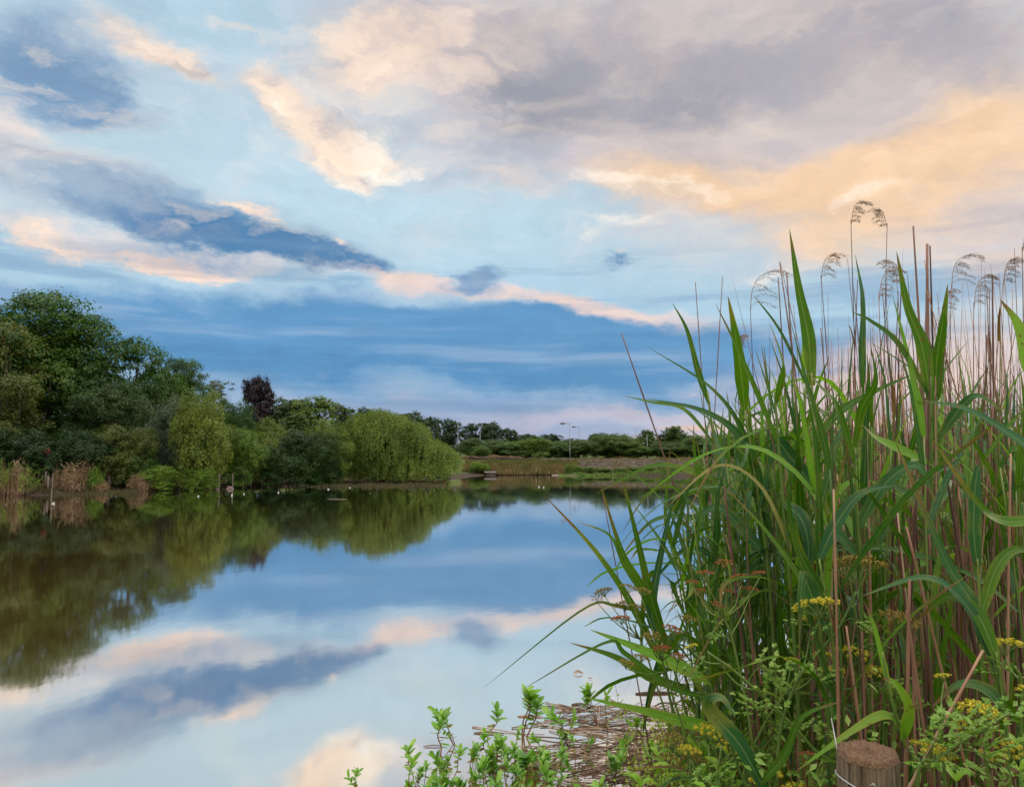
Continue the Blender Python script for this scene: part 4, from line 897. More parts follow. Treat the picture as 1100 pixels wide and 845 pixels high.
hero([(770, 850), (740, 740), (725, 690)], 2.7, [([(730, 700), (700, 665), (660, 650), (625, 655), (520, 738)], 6, B), ([(738, 738), (700, 728), (660, 705), (612, 690)], 13, B)],
     'reed with one long thin leaf arching far down towards the water at the left')
hero([(768, 850), (745, 700), (728, 600)], 2.8, [([(735, 650), (745, 625), (765, 600), (735, 590), (688, 640)], 12, BB), ([(730, 610), (718, 570), (715, 545), (720, 480)], 7, B), ([(740, 680), (720, 690), (700, 740), (690, 790)], 15, BB)],
     'reed with a leaf folded over near the rusty flower heads')
hero([(800, 850), (785, 640), (770, 500), (760, 420)], 2.6, [([(765, 470), (735, 440), (700, 432), (670, 425)], 7, B), ([(762, 440), (750, 400), (738, 355), (722, 325)], 9, B), ([(772, 520), (740, 505), (700, 500), (640, 530)], 9, B), ([(780, 570), (740, 555), (700, 560), (665, 600)], 8, BB), ([(776, 540), (755, 520), (735, 530), (712, 590)], 10, B)],
     'reed with level leaves crossing in front of the far bank')
hero([(838, 850), (828, 640), (812, 520), (800, 440)], 2.4, [([(815, 540), (800, 470), (765, 418), (695, 372)], 12, B), ([(808, 490), (780, 455), (745, 438), (692, 428)], 11, BB), ([(802, 445), (796, 400), (790, 360), (782, 318)], 17, B), ([(822, 600), (790, 560), (770, 545), (740, 560)], 20, BB)],
     'tall reed with a long leaf sweeping out left across the blue cloud')
hero([(862, 850), (850, 640), (838, 500), (832, 420)], 2.2, [([(835, 470), (812, 420), (790, 370), (768, 325)], 10, B), ([(833, 430), (840, 400), (838, 380), (826, 345)], 12, B), ([(842, 540), (862, 560), (868, 600), (850, 660)], 26, BB), ([(845, 580), (815, 520), (770, 500), (715, 545)], 9, BP)],
     'reed carrying a pale withering leaf that arches left and a broad drooping blue green one')
hero([(885, 850), (880, 640), (874, 480), (872, 400)], 2.3, [([(872, 408), (868, 360), (858, 310), (848, 246)], 17, B, 0.05), ([(874, 470), (905, 440), (945, 418), (985, 400)], 11, B), ([(876, 520), (848, 490), (832, 480), (812, 560)], 24, BB)],
     'reed topped by the broad spear leaf rising highest left of the plumes')
hero([(1010, 850), (1004, 640), (1000, 480), (1000, 405)], 2.2, [([(1000, 425), (990, 370), (975, 330), (963, 270)], 19, B), ([(1000, 430), (965, 370), (935, 345), (915, 335)], 13, B), ([(1001, 500), (960, 480), (940, 470), (925, 455)], 18, BR), ([(1003, 560), (975, 530), (950, 520), (935, 535)], 12, BB)],
     'reed topped by a long green spear between the tall plumes')
hero([(1012, 850), (1008, 640), (1006, 480), (1006, 420)], 2.4, [([(1006, 430), (1006, 390), (1012, 350), (1018, 305)], 22, B), ([(1006, 480), (1030, 440), (1050, 425), (1075, 440)], 13, BB)],
     'reed with a broad upright spear just right of the crossing plumes')
hero([(1130, 850), (1125, 600), (1120, 480), (1118, 420)], 1.7, [([(1118, 425), (1105, 390), (1094, 350), (1074, 321)], 22, BR), ([(1120, 500), (1090, 470), (1040, 440), (990, 430)], 17, BB), ([(1122, 560), (1080, 560), (1050, 540), (1000, 470)], 16, B)],
     'bright reed leaning in from the right edge of the photo')
hero([(1062, 850), (1056, 720), (1052, 640), (1050, 600)], 1.75, [([(1050, 608), (1046, 570), (1047, 530), (1050, 505), (1052, 500)], 19, BB, .02, (0, -1, .1)), ([(1056, 700), (1046, 650), (1015, 600), (960, 470)], 22, BB, .1, (.2, -.9, .4)), ([(1054, 660), (1070, 610), (1092, 590), (1120, 600)], 17, B)],
     'reed with a broad bluish blade standing flat to the camera at the right')
hero([(1085, 850), (1078, 760), (1070, 700)], 1.7, [([(1080, 745), (1060, 690), (1030, 640), (990, 620), (925, 640)], 20, BB, .08, (0, -.5, .9)), ([(1078, 760), (1060, 740), (1030, 735), (1000, 760)], 16, BB), ([(1072, 705), (1050, 660), (1020, 640), (985, 665)], 20, B, .1)],
     'reed with a blue green leaf arched like a bow above the post')
hero([(985, 860), (972, 800), (955, 740), (948, 700)], 1.75, [([(966, 778), (950, 768), (915, 785), (855, 828)], 15, BR, -.05, (0, -.5, .9)), ([(958, 750), (948, 710), (938, 670), (928, 645)], 10, BR, .05), ([(970, 795), (975, 760), (962, 735), (948, 728)], 17, BR)],
     'bright young reed right behind the wooden post')
hero([(835, 900), (800, 840), (775, 770)], 1.9, [([(832, 852), (795, 800), (764, 765), (762, 752), (776, 750), (790, 770)], 22, BB, -.1, (.1, -.9, .5)), ([(812, 850), (842, 812), (862, 770), (905, 752)], 11, B)],
     'curled blue green reed leaf with its tip rolled over, low left of the post', )
hero([(905, 850), (895, 700), (880, 600)], 2.0, [([(885, 640), (862, 600), (850, 560), (845, 520)], 13, B), ([(890, 680), (872, 640), (862, 620), (858, 700)], 20, BB), ([(882, 605), (900, 560), (925, 530), (965, 520)], 17, BB)],
     'low reed among the yellow flower heads left of the post')
hero([(925, 850), (925, 640), (920, 540), (918, 480)], 2.1, [([(919, 500), (900, 440), (885, 420), (868, 400)], 14, B), ([(922, 560), (950, 520), (985, 500), (1005, 540)], 17, BB), ([(918, 485), (925, 440), (940, 410), (935, 370)], 14, B), ([(923, 600), (900, 575), (880, 580), (868, 620)], 18, BB)],
     'reed in the middle of the bed with a leaf hooked to the right')

def px_xy(px, D): return ((px - CX) / F * D, D)
G1 = 'green reeds in the thick of the bed'
zones = (('green reed standing among the thick of the reed bed', 860, 1100), ('green reed in the thinner left flank of the reed bed', 752, 860), ('green reed at the right end of the reed bed, mostly out of the photo', 1100, 1300))
n = 0
while n < 250:
    u = rnd.random(); px = rnd.uniform(850, 1130) if u < .52 else rnd.uniform(756, 870) if u < .86 else rnd.uniform(1130, 1330)
    D = (1.9 if px < 1100 else 1.75) + 3.9 * rnd.random() ** .8
    if px < 870: D = rnd.uniform(2.4, 5.0)
    x, y = px_xy(px, D)
    tp = np.interp(px, [750, 790, 840, 900, 1100], [600, 500, 468, 452, 450]) + 24 + rnd.gauss(0, 26)
    H = CZ + (HY - tp) / F * D - ground_or_water(x, y)
    lb = zones[1][0] if px < 860 else zones[2][0] if px > 1100 else zones[0][0]
    green_reed(x, y, H, rnd.uniform(.02, .12), rnd.gauss(math.pi if px < 870 else 1.5, 1.1), rnd.randint(8, 12) if px < 900 else rnd.randint(6, 9), lb, {0: G1, 1: 'green reeds of the left flank', 2: 'green reeds at the right end'}[1 if px < 860 else 2 if px > 1100 else 0], Ls=rnd.uniform(.40, .62) if px > 840 else rnd.uniform(.34, .5), start=.12 + .2 * rnd.random(), bright=.10)
    n += 1
# dead reeds
G2 = 'dead reed stalks packed behind the green reeds'
for i in range(295):
    px = np.clip(rnd.gauss(985, 95), 838, 1260) if rnd.random() < .75 else rnd.uniform(850, 1260)
    D = rnd.uniform(2.1, 5.4) if i % 5 else rnd.uniform(1.95, 2.6); x, y = px_xy(px, D)
    c = rnd.random(); tp = rnd.uniform(262, 320) if c < .2 else rnd.uniform(320, 400) if c < .62 else rnd.uniform(400, 500)
    tp += max(0, (900 - px)) * .9
    if i % 5 == 0: c, tp = .9, rnd.uniform(470, 660)
    H = min(CZ + (HY - tp) / F * D, 3.15) - ground_or_water(x, y)
    sp2 = 'thin reddish brown dead reed stalk packed behind the green reeds' if c >= .62 else 'tall brown dead reed stalk rising above the green leaves into the sky'
    dead_reed(x, y, H, rnd.gauss(.0, .10 if i % 3 else .24) * H / 2, rnd.gauss(0, .08), rnd.uniform(.0032, .0058) * (1 if c >= .62 else .62), sp2, G2 if c >= .62 else 'tall dead reed stalks against the sky', 'dstem' if rnd.random() < (.75 if c >= .62 else .35) else 'dstem_dark', bend=rnd.gauss(0, .02))  # tall stalks mostly coloured darker, painting their silhouette against the sky
# named dead reeds
def hero_dead(b, t, D, r, label, mat='dstem_dark', plume=None, group=None, mid=None):
    A, T = np.array(P(*b, D)), np.array(P(*t, D)); k = 0
    d = (T - A); z0 = ground_or_water(A[0], D); A2 = A - d * ((A[2] - z0) / max(d[2], .2)) if A[2] > z0 else A
    return dead_reed(A2[0], A2[1], T[2] - z0, T[0] - A2[0], T[1] - A2[1], r, label, group, mat, plume, False)
hero_dead((735, 640), (668, 408), 2.9, .0045, 'solitary dark dead reed leaning left over the far bank')
hero_dead((672, 700), (648, 545), 2.9, .0032, 'short dark dead stalk at the extreme left of the reeds')
hero_dead((1004, 640), (981, 243), 2.6, .0055, 'straight dark stalk with a snapped knobbly top right of the twin plumes')
hero_dead((1000, 640), (996, 262), 2.65, .009, 'thickest dark dead stalk, split at its top')
hero_dead((1010, 620), (999, 264), 2.7, .005, 'dead stalk touching the thickest one')
hero_dead((870, 700), (845, 292), 2.8, .0045, 'dark dead reed with a ragged swollen tip left of the broad spear leaf')
hero_dead((858, 700), (836, 298), 2.9, .0038, 'bare dead reed just left of the ragged tipped one')
hero_dead((1072, 640), (1066, 295), 2.6, .005, 'straight dark dead reed below the right plumes')
hero_dead((1098, 640), (1060, 360), 2.5, .0042, 'dead reed slanting left across the straight right one')
hero_dead((765, 600), (747, 303), 3.0, .003, 'thin grey stalk at the left of the reed tops')
hero_dead((762, 600), (776, 290), 3.0, .003, 'thin grey stalk crossing the leftmost one')
hero_dead((975, 860), (977, 622), 1.75, .006, 'pale broken cane end standing behind the post', 'dstem')
hero_dead((1005, 900), (974, 655), 1.8, .0055, 'broken cane leaning just right of the pale cane end', 'dstem')
hero_dead((985, 860), (980, 690), 1.85, .0045, 'shortest of the broken canes behind the post', 'dstem')
hero_dead((1010, 800), (1056, 698), 1.65, .0055, 'light cane end slanting right between the bow leaf and the yellow flowers', 'dstem')
hero_dead((930, 850), (909, 672), 1.95, .005, 'cane end beside the lower yellow flower head', 'dstem')
hero_dead((932, 850), (926, 678), 1.9, .0045, 'second cane end beside the lower yellow flower head', 'dstem')
PL = 'feathery reed plumes'
for (b, t, D, s, sz, lb) in (((818, 640), (806, 330), 3.0, 1, .26, 'leftmost feathery plume over the blue gap in the clouds'), ((905, 640), (882, 296), 2.9, 1, .15, 'plume with two brown arcs right of the broad spear leaf'),
                         ((925, 600), (914, 236), 2.8, 1, .12, 'highest thin pale plume'), ((955, 640), (944, 318), 2.6, 1, .17, 'dark plume with several arcs left of the split stalk'),
                         ((948, 640), (953, 240), 2.9, -1, .10, 'narrow spiky plume reaching highest beside the orange cloud'), ((962, 640), (968, 300), 2.7, -1, .12, 'plume drooping left onto the dark plume'),
                         ((1018, 640), (1022, 305), 2.9, 1, .2, 'pale blurred plume right of the split stalk'), ((1048, 640), (1046, 325), 2.6, 1, .17, 'dark drooping plume over the straight right stalk'),
                         ((1062, 560), (1078, 300), 2.6, 1, .13, 'plume bent right towards the photo edge'), ((1036, 640), (1012, 330), 3.0, 1, .12, 'small plume below the pale blurred one'), ((1105, 560), (1098, 265), 2.7, 1, .1, 'plume cut by the right edge of the photo'), ((800, 560), (790, 372), 3.1, 1, .08, 'small thin plume low at the left of the reed tops')):
    hero_dead(b, t, D, .0024, lb, 'dstem_dark', (s, sz, 'plume'), PL)
# thicket further in, past counting
mb = MB(); g = np.random.default_rng(9)
for i in range(1700):
    y = g.uniform(5.2, 9.0); x = y * g.uniform(.40, 1.3)
    if pond_sd(np.array([x]), np.array([y]))[0] < -.6: continue
    z0 = ground_or_water(x, y); h = g.uniform(1.5, 2.3) if g.random() < .6 or x / y < .40 else g.uniform(2.0, 3.1); lx = g.normal() * .15
    tube(mb, [(x, y, z0 - .1), (x + lx * .4, y, z0 + h * .5), (x + lx, y, z0 + h)], [.006, .0045, .0012], 4, False)
tag(mb.build('reed_thicket', M['dstem']), 'uncountable dead reeds standing further in the bed', 'reeds', kind='stuff')
mb = MB()
for i in range(800):
    y = g.uniform(4.6, 9.0); x = y * g.uniform(.36, 1.3)
    if pond_sd(np.array([x]), np.array([y]))[0] < -.6: continue
    z0 = ground_or_water(x, y); z = z0 + g.uniform(.4, 1.9); a = g.uniform(0, 6.28); L_ = g.uniform(.25, .55); c_, s_ = math.cos(a) * L_, math.sin(a) * L_
    blade(mb, [(x, y, z), (x + c_ * .3, y + s_ * .3, z + L_ * .5), (x + c_ * .8, y + s_ * .8, z + L_ * g.uniform(.0, .8))], .028, 7, (g.normal() * .3, -.5, .8))
tag(mb.build('reed_thicket_leaves', M['blade']), 'green leaves of the reeds standing further in the bed', 'reeds', kind='stuff')

# ---- umbellifers
UMB = {}
def umbel_proto(mat, i, rays, dome):
    g = np.random.default_rng(100 + i); mf = MB(); mr = MB()
    for k in range(rays):
        a = k * 2.4; rr2 = math.sqrt((k + .5) / rays); e = np.array([rr2 * math.cos(a), rr2 * math.sin(a), dome + (1 - rr2 ** 2) * .28 + g.uniform(-.05, .05)])
        tube(mr, catmull([(0, 0, 0), e * [.45, .45, .62], e], 5), [.02, .016, .014, .012, .011], 4, False)
        m = 34; d = norm(g.normal(size=(m, 3)) + [0, 0, .35]); q = e + d * .17 * g.uniform(.5, 1.1, (m, 1)) * [1, 1, .8]
        diamonds(mf, q, d + g.normal(size=(m, 3)) * .4, .10, .085)
    return mr.mesh('rays', M['gstem']), mf.mesh('florets', M[mat], False)
for mt in ('umb_y', 'umb_o', 'umb_r'):
    UMB[mt] = [umbel_proto(mt, i, rays, dm) for i, (rays, dm) in enumerate(((17, .75), (13, .95), (20, .6)))]
def cut_leaf(mb, c, d, s, g):
    """a pinnate cut leaf: lobed leaflets in pairs along a rib"""
    d = norm(d); side = norm(np.cross(d, [0, 0, 1.0]) + 1e-6); up = np.cross(side, d)
    for k in range(4):
        u = .3 + .23 * k
        for sg in ((-1, 1) if k < 3 else (0,)):
            e = c + d * s * u + side * sg * s * .26 * (1.15 - u * .5)
            dirs = norm(d * .6 + side * sg * .8) if sg else d
            for q in (-.7, 0, .7):
                dd = norm(dirs + np.cross(up, dirs) * q); diamonds(mb, [e + dd * s * .10], [up + g.normal(size=3) * .25], s * .26, s * .13, [dd])
def umbellifer(stem, D, umbels, label, leaves=4, mat='umb_y', sw=4.5, lsize=.046, group='flowering umbellifers'):
    g = np.random.default_rng(int(stem[0][0] * 3 + stem[-1][1])); sp_ = [np.array(P(px, py, D)) for px, py in stem]
    b = sp_[0]; z0 = ground_or_water(b[0], b[1]); sp_ = [np.array([b[0] + .02, b[1], z0 - .05])] + sp_; org = np.array([b[0], b[1], z0])
    o = empty('umbellifer', tuple(org), 0, label, 'flowering plant', group)
    c = catmull(sp_, 24) - org; mb = MB(); tube(mb, c, np.linspace(sw, sw * .55, 24) / 2 / F * D, 7); ml = MB()
    for (px, py, spx, *mm) in umbels:
        dd = g.uniform(-.08, .08); hub = np.array(P(px, py + spx * .55, D + dd)) - org; i = int(np.argmin(np.linalg.norm(c - hub, axis=1))); i = max(6, i - 3)
        mid = (c[i] + hub) / 2 + [g.uniform(-.01, .01), 0, -.01]
        tube(mb, catmull([c[i], mid, hub], 7), np.linspace(sw * .55, sw * .3, 7) / 2 / F * D, 6)
        r = spx / 2 / F * D; mr, mf = rnd.choice(UMB[mm[0] if mm else mat])
        ob = bpy.data.objects.new('umbel', mr); ob.location = hub; ob.scale = (r, r, r); ob.rotation_euler = (g.uniform(-.35, .35), g.uniform(-.35, .35), g.uniform(0, 6)); link(ob, o)
        of = bpy.data.objects.new('florets', mf); link(of, ob)
    for k in range(leaves):
        i = int(g.uniform(5, 21)); d = norm(g.normal(size=3) * [1, .7, .2] + [0, -.3, .35]); s = lsize * g.uniform(.7, 1.3)
        e = c[i] + d * s * 1.2; tube(mb, [c[i], (c[i] + e) / 2 + [0, 0, .01], e], .0012, 4, False)
        for q in range(3):
            d2 = norm(d + g.normal(size=3) * .55); cut_leaf(ml, e - d * s * .3, d2, s * 1.3, g)
    mb.build('stem', M['gstem'], o)
    if ml.n: ml.build('leaves', M['parsley'], o, False)
    return o
umbellifer([(835, 860), (850, 745), (900, 675), (920, 635)], 2.0, [(922, 598, 62, 'umb_o'), (880, 640, 46), (872, 660, 26)], 'largest umbellifer, its olive flower head against the dead stalks', 7)
umbellifer([(960, 850), (965, 720), (962, 690)], 2.1, [(964, 655, 40, 'umb_o'), (940, 670, 24, 'umb_o')], 'umbellifer with a dim green head behind the big olive one', 4)
umbellifer([(1100, 850), (1098, 740), (1090, 715)], 1.7, [(1080, 683, 40), (1108, 735, 26)], 'umbellifer with a flat yellow head at the right edge', 5)
umbellifer([(985, 880), (1010, 815), (1060, 780), (1085, 765)], 1.6, [(1050, 752, 44), (1035, 775, 30), (1000, 800, 46)], 'umbellifer with yellow heads on a slanting stem right of the post', 8, lsize=.06)
umbellifer([(1018, 880), (1012, 800), (1014, 760)], 1.65, [(1014, 722, 18)], 'small umbellifer with a single tiny yellow head above the slanting one', 3)
umbellifer([(770, 880), (775, 800)], 2.1, [(760, 780, 34), (785, 790, 30), (740, 800, 26)], 'umbellifer with yellow heads beside the curled leaf', 4)
umbellifer([(950, 900), (935, 760), (925, 730)], 2.1, [(915, 700, 34), (895, 720, 28), (938, 715, 24)], 'umbellifer with soft yellow heads above the post', 4)
umbellifer([(1075, 900), (1080, 840)], 1.6, [(1085, 800, 34), (1062, 812, 30)], 'umbellifer with yellow heads in the lower right corner', 4)
umbellifer([(840, 900), (838, 870)], 1.9, [(830, 835, 40), (856, 845, 36), (815, 848, 26)], 'umbellifer with rounded yellow heads cut by the bottom edge', 4)
umbellifer([(872, 870), (866, 830)], 1.95, [(868, 808, 18, 'umb_r')], 'tiny orange umbel left of the post', 2)
umbellifer([(815, 860), (790, 700), (770, 650)], 2.12, [(758, 615, 19), (778, 603, 18), (796, 618, 19), (752, 634, 18), (780, 634, 18), (806, 630, 18), (744, 622, 15), (816, 612, 15), (768, 648, 15)], 'plant with rust coloured flower heads among the left reed leaves', 4, 'umb_r', 3.5)
umbellifer([(745, 850), (722, 745), (705, 690)], 2.2, [(690, 632, 20, 'umb_o'), (674, 628, 18, 'umb_o'), (720, 672, 20, 'umb_r'), (700, 678, 20, 'umb_o'), (712, 692, 19, 'umb_r'), (738, 662, 18), (688, 702, 19, 'umb_o'), (672, 708, 18, 'umb_o'), (728, 702, 18, 'umb_r')], 'plant with brown seed heads at the left of the reeds', 3, 'umb_o', 3.2)
umbellifer([(735, 850), (700, 720), (680, 670)], 2.6, [(650, 630, 20, 'umb_o'), (672, 644, 22, 'umb_o'), (668, 660, 20, 'umb_r'), (684, 652, 20, 'umb_o'), (642, 640, 14, 'umb_o')], 'leftmost plant with small olive seed heads over the water', 1, 'umb_o', 2.8)
umbellifer([(755, 860), (742, 800)], 2.3, [(722, 790, 30), (738, 775, 26), (745, 810, 26), (718, 815, 24)], 'low umbellifer with olive yellow heads at the water edge', 3, 'umb_o')
umbellifer([(905, 870), (870, 800), (800, 730), (760, 700)], 2.0, [(745, 692, 16), (778, 712, 14, 'umb_o')], 'long slanting umbellifer stalk crossing the curled leaf', 9)
umbellifer([(800, 860), (815, 790), (860, 720)], 2.15, [(885, 700, 24), (850, 705, 16)], 'leafy umbellifer with pale cut leaves left of the post', 12)

# ---- small-leaved weeds filling the foot of the reeds
def weed(px, D, H, label, group, mat='weed', n=90, s=.022, spread=.22):
    x, y = px_xy(px, D); z0 = ground_or_water(x, y); g = np.random.default_rng(int(px * 10 + D * 100)); o = empty('leafy_weed', (x, y, z0), 0, label, 'weed', group)
    mb = MB(); ml = MB()
    for k in range(7):
        a = g.uniform(0, 6.28); sp3 = g.uniform(.2, 1) * spread; c = catmull([(0, 0, -.03), (math.cos(a) * sp3 * .5, math.sin(a) * sp3 * .5, H * .55), (math.cos(a) * sp3, math.sin(a) * sp3, H * g.uniform(.75, 1.05))], 10)
        tube(mb, c, np.linspace(.0022, .0008, 10), 4, False)
        m = n // 5; i = g.integers(3, 10, m); q = c[i] + g.normal(size=(m, 3)) * .028
        diamonds(ml, q, g.normal(size=(m, 3)) * .6 + [0, -.3, .8], s * g.uniform(.6, 1.4, m), s * .55)
    mb.build('stem', M['red_stem'], o); ml.build('leaves', M[mat], o, False); return o
gW = 'small leaved weeds at the foot of the reeds'
for i in range(42):
    px = rnd.uniform(672, 880); D = rnd.uniform(2.3, 4.2); tp = rnd.uniform(680, 800) + max(0, 760 - px) * .6
    x, y = px_xy(px, D); H = max(.25, CZ + (HY - tp) / F * D - ground_or_water(x, y))
    weed(px, D, H, 'small leaved green weed tangled between reeds and water', gW)
for i in range(14):
    px = rnd.uniform(870, 1110); D = rnd.uniform(1.75, 2.3); x, y = px_xy(px, D); H = max(.25, CZ + (HY - rnd.uniform(730, 830)) / F * D - gz(x, y))
    weed(px, D, H, 'green weed growing round the foot of the post', 'weeds round the post', 'parsley', 70, .026)
def broad_plant(px, top, D, label, n=16, s=.085, mat='nettle', group='broad leaved plants at the water edge'):
    x, y = px_xy(px, D); z0 = ground_or_water(x, y); g = np.random.default_rng(int(px * 3)); H = CZ + (HY - top) / F * D - z0
    o = empty('broad_leaved_plant', (x, y, z0), 0, label, 'leafy plant', group); mb = MB(); ml = MB()
    c = catmull([(0, 0, -.03), (.01, 0, H * .5), (g.uniform(-.04, .04), 0, H)], 16); tube(mb, c, np.linspace(.005, .002, 16), 6)
    for k in range(n):
        i = 15 - int(k * 12 / n); a = k * 2.4 + g.uniform(-.3, .3); L_ = s * g.uniform(.8, 1.3) * (.5 + .5 * min(1, k / 5)); up = .75 - .6 * min(1, k / n)
        d = np.array([math.cos(a), math.sin(a), 0]); q = [c[i], c[i] + d * L_ * .35 + [0, 0, L_ * up * .5], c[i] + d * L_ * .8 + [0, 0, L_ * up * .6], c[i] + d * L_ * 1.15 + [0, 0, L_ * up * .35]]
        blade(ml, q, L_ * .5, 13, (-d[0] * .4, -d[1] * .4, 1), .25, .15, g.uniform(-.3, .3), .5, .13)
    mb.build('stem', M['gstem'], o); ml.build('leaves', M[mat], o); return o
for px, top, D, lb in ((702, 800, 2.7, 'broad leaved plant standing in the floating stems'), (782, 800, 2.3, 'broad leaved plant right of the curled reed leaf'), (690, 830, 2.6, 'lowest broad leaved plant beside the sprigs'), (742, 795, 2.3, 'bright broad leaved plant left of the curled reed leaf'), (765, 815, 2.15, 'broad leaved plant directly under the curled reed leaf'), (722, 820, 2.5, 'broad leaved plant nearest the floating stems'), (755, 838, 2.05, 'low broad leaved plant cut by the bottom edge'), (1060, 815, 1.6, 'broad leaved plant at the lower right corner'), (1090, 790, 1.7, 'taller broad leaved plant at the lower right corner'), (1010, 825, 1.65, 'low broad leaved plant right of the post')):
    broad_plant(px, top, D, lb)

# ---- waterside plants with oval leaves, standing in the shallows
def sprig_proto(i):
    g = np.random.default_rng(200 + i); ms = MB(); ml = MB(); mo = MB()
    for k in range(int(g.integers(1, 4))):
        a = g.uniform(0, 6.28); H = g.uniform(.55, 1.0); sp3 = g.uniform(.1, .35)
        c = catmull([(0, 0, -.25), (math.cos(a) * sp3 * .7, math.sin(a) * sp3 * .7, H * .3), (math.cos(a + .5) * sp3 * .8, math.sin(a + .5) * sp3 * .8, H * .65), (math.cos(a) * sp3, math.sin(a) * sp3, H)], 14)
        tube(ms, c, np.linspace(.016, .009, 14), 5)
        for j in range(14):
            top = j < 10; ii = 13 - (j // 2 if top else int(g.uniform(5, 10))); b = g.uniform(0, 6.28) if not top else j * 1.57 + g.uniform(-.4, .4)
            L_ = g.uniform(.18, .30) * (1 if top else .8); up = (.95 - .17 * (j // 2)) if top else -.2; d = np.array([math.cos(b), math.sin(b), 0])
            q = [c[ii], c[ii] + d * L_ * .3 + [0, 0, L_ * up * .45], c[ii] + d * L_ * .62 + [0, 0, L_ * up * .85], c[ii] + d * L_ * .85 + [0, 0, L_ * up * 1.0]]
            blade(ml if (top or g.random() < .3) else mo, q, L_ * .5, 9, (-d[0] * .6, -d[1] * .6, 1), .2, .3, g.uniform(-.3, .3), .62, 0)
    return ms.mesh('stem', M['red_stem']), ml.mesh('leaves', M['brook']), (mo.mesh('withered_leaves', M['brook_old']) if mo.n else None)
SPR = [sprig_proto(i) for i in range(10)]
def sprig(px, py, h, label, group='oval leaved plants standing in the shallows'):
    w = W(px, py); o = empty('waterside_plant', tuple(w), rnd.uniform(0, 6.28), label, 'water plant', group); s = h; o.scale = (s * rnd.uniform(.8, 1.25), s * rnd.uniform(.8, 1.25), s * rnd.uniform(.8, 1.1)); o.rotation_euler = (rnd.gauss(0, .28), rnd.gauss(0, .28), rnd.uniform(0, 6.28))
    a, b, c = rnd.choice(SPR); link(bpy.data.objects.new('stem', a), o); link(bpy.data.objects.new('leaves', b), o)
    if c: link(bpy.data.objects.new('withered_leaves', c), o)
    return o
for (px, py, h, lb) in ((375, 856, .17, 'leftmost sprig of oval leaves at the bottom edge'), (397, 858, .18, 'second sprig from the left at the bottom edge'), (432, 852, .15, 'small sprig right of the two at the left'), (447, 836, .24, 'thin sprig with a leafy top and drooping reflection'),
                        (465, 822, .34, 'tall sprig beside the thin one'), (487, 800, .28, 'sparse brown leaved sprig standing farthest out'), (524, 792, .26, 'dark green sprig below the long arching leaf'), (563, 790, .34, 'tallest bushy sprig in the shallows'), (600, 800, .26, 'sprig right of the tallest bushy one'),
                        (616, 792, .30, 'leafy sprig near the small floating dead leaf'), (640, 780, .25, 'sprig beside the bright reed leaf tip'), (655, 790, .26, 'sprig under the bright reed leaf tip')):
    sprig(px, py, h, lb, None)
for i in range(72):
    t = rnd.random(); px = 425 + 285 * rnd.random() ** .8; lo = np.interp(px, [400, 450, 520, 600, 700], [862, 835, 812, 800, 790]); py = rnd.uniform(lo, 905)
    sprig(px, py, rnd.uniform(.13, .25), 'sprig of oval leaves in the crowded shallows along the bottom edge')
# floating dead stems
gL = 'dead stems floating at the water edge'
for i in range(190):
    py = 758 + 92 * rnd.random() ** 1.2; px = rnd.gauss(662 + (py - 780) * .1, 44); px = min(max(px, 470 + max(0, 800 - py) * 2.2), 735)
    w = W(px, py); L_ = rnd.uniform(.15, .62); a = rnd.gauss(.05, .55); mb = MB(); b = rnd.gauss(0, .025)
    d = np.array([math.cos(a), math.sin(a), 0]) * L_ / 2; nrm_ = np.array([-d[1], d[0], 0]) / L_
    tube(mb, catmull([-d + [0, 0, .002], -d * .3 + nrm_ * b * 1.2 + [0, 0, rnd.uniform(.0, .012)], d * .4 + nrm_ * b, d + [0, 0, rnd.uniform(-.01, .03)]], 10), np.linspace(1, .5, 10) * rnd.uniform(.0025, .006), 5)
    tag(mb.build('dead_cane', M['litter'], None, True, (w.x, w.y, .004)), 'brown dead stem floating in the tangle at the water edge', 'dead stem', gL)
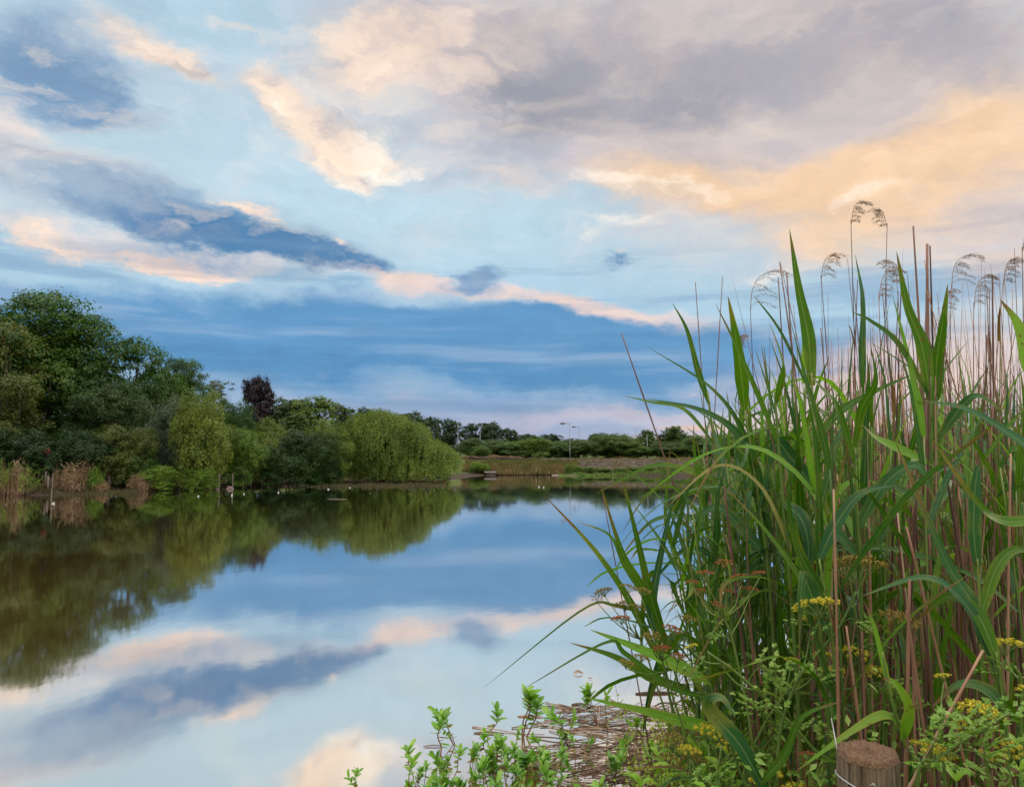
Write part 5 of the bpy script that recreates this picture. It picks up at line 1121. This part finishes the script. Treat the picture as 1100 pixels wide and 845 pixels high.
for (px, py, L_, a, r, lb) in ((525, 788, .22, -.1, .006, 'lone floating stem left of the tallest bushy sprig'), (465, 802, .13, 0, .004, 'short floating stick by the tall sprig'), (570, 770, .2, -.1, .007, 'floating stick beyond the tallest bushy sprig'), (552, 825, .42, 0, .010, 'thick floating cane between the sprigs'), (705, 745, .35, .05, .012, 'reddish cane floating beside the reeds'), (622, 757, .12, 0, .008, 'short thick stick floating beyond the tangle')):
    w = W(px, py); mb = MB(); d = np.array([math.cos(a), math.sin(a), 0]) * L_ / 2
    tube(mb, catmull([-d, d * .1 + [0, .01, .004], d], 8), r * np.array([.6, 1, 1, .95, .95, .9, .8, .4]), 6)
    tag(mb.build('dead_cane', M['litter'], None, True, (w.x, w.y, .005)), lb, 'dead stem')
w = W(621, 724); mb = MB(); blade(mb, [(-.04, 0, .004), (0, .01, .02), (.05, 0, .006)], .035, 8, (0, -.3, 1), .3, .3, .5, .6, .1); tag(mb.build('floating_leaf', M['litter'], None, True, tuple(w)), 'curled dark dead leaf floating alone below the arching reed leaf', 'dead leaf')
w = W(634, 729); mb = MB(); blade(mb, [(-.02, 0, .003), (0, 0, .01), (.02, 0, .004)], .014, 6, (0, -.3, 1), .3, .3, .5, .6, .1); tag(mb.build('floating_leaf', M['litter'], None, True, tuple(w)), 'tiny dead leaf right of the curled floating one', 'dead leaf')
# mossy rooted tangle under the plants and the bank grass
g = np.random.default_rng(77); n = 26000
x = g.uniform(.1, 9, n); y = g.uniform(.6, 10, n); d = pond_sd(x, y); k = (d > -.05) & (np.hypot(x, y) > 1.15); x, y = x[k], y[k]; z = height(x, y); hh = g.uniform(.12, .38, len(x))
mb = MB(); diamonds(mb, np.stack([x, y, z + hh / 2], 1), g.normal(size=(len(x), 3)) * [1, 1, .2], hh, g.uniform(.006, .014, len(x)), g.normal(size=(len(x), 3)) * [.4, .4, .1] + [0, 0, 1])
tag(mb.build('bank_grass', M['fresh'], None, False), 'rough grass covering the near bank under the reeds', 'grass', kind='stuff')
# ------------------------------------------------------------------ render settings
vs = scene.view_settings; scene.display_settings.display_device = 'sRGB'
vs.view_transform = 'Standard'; vs.look = 'None'; vs.exposure = 0.0; vs.gamma = 1.0; vs.use_curve_mapping = False
cy = scene.cycles
cy.max_bounces = 6; cy.diffuse_bounces = 3; cy.glossy_bounces = 3; cy.transmission_bounces = 4; cy.transparent_max_bounces = 4
cy.sample_clamp_indirect = 6; cy.use_denoising = True
try: cy.denoiser = 'OPENIMAGEDENOISE'; cy.denoising_prefilter = 'ACCURATE'
except Exception: pass
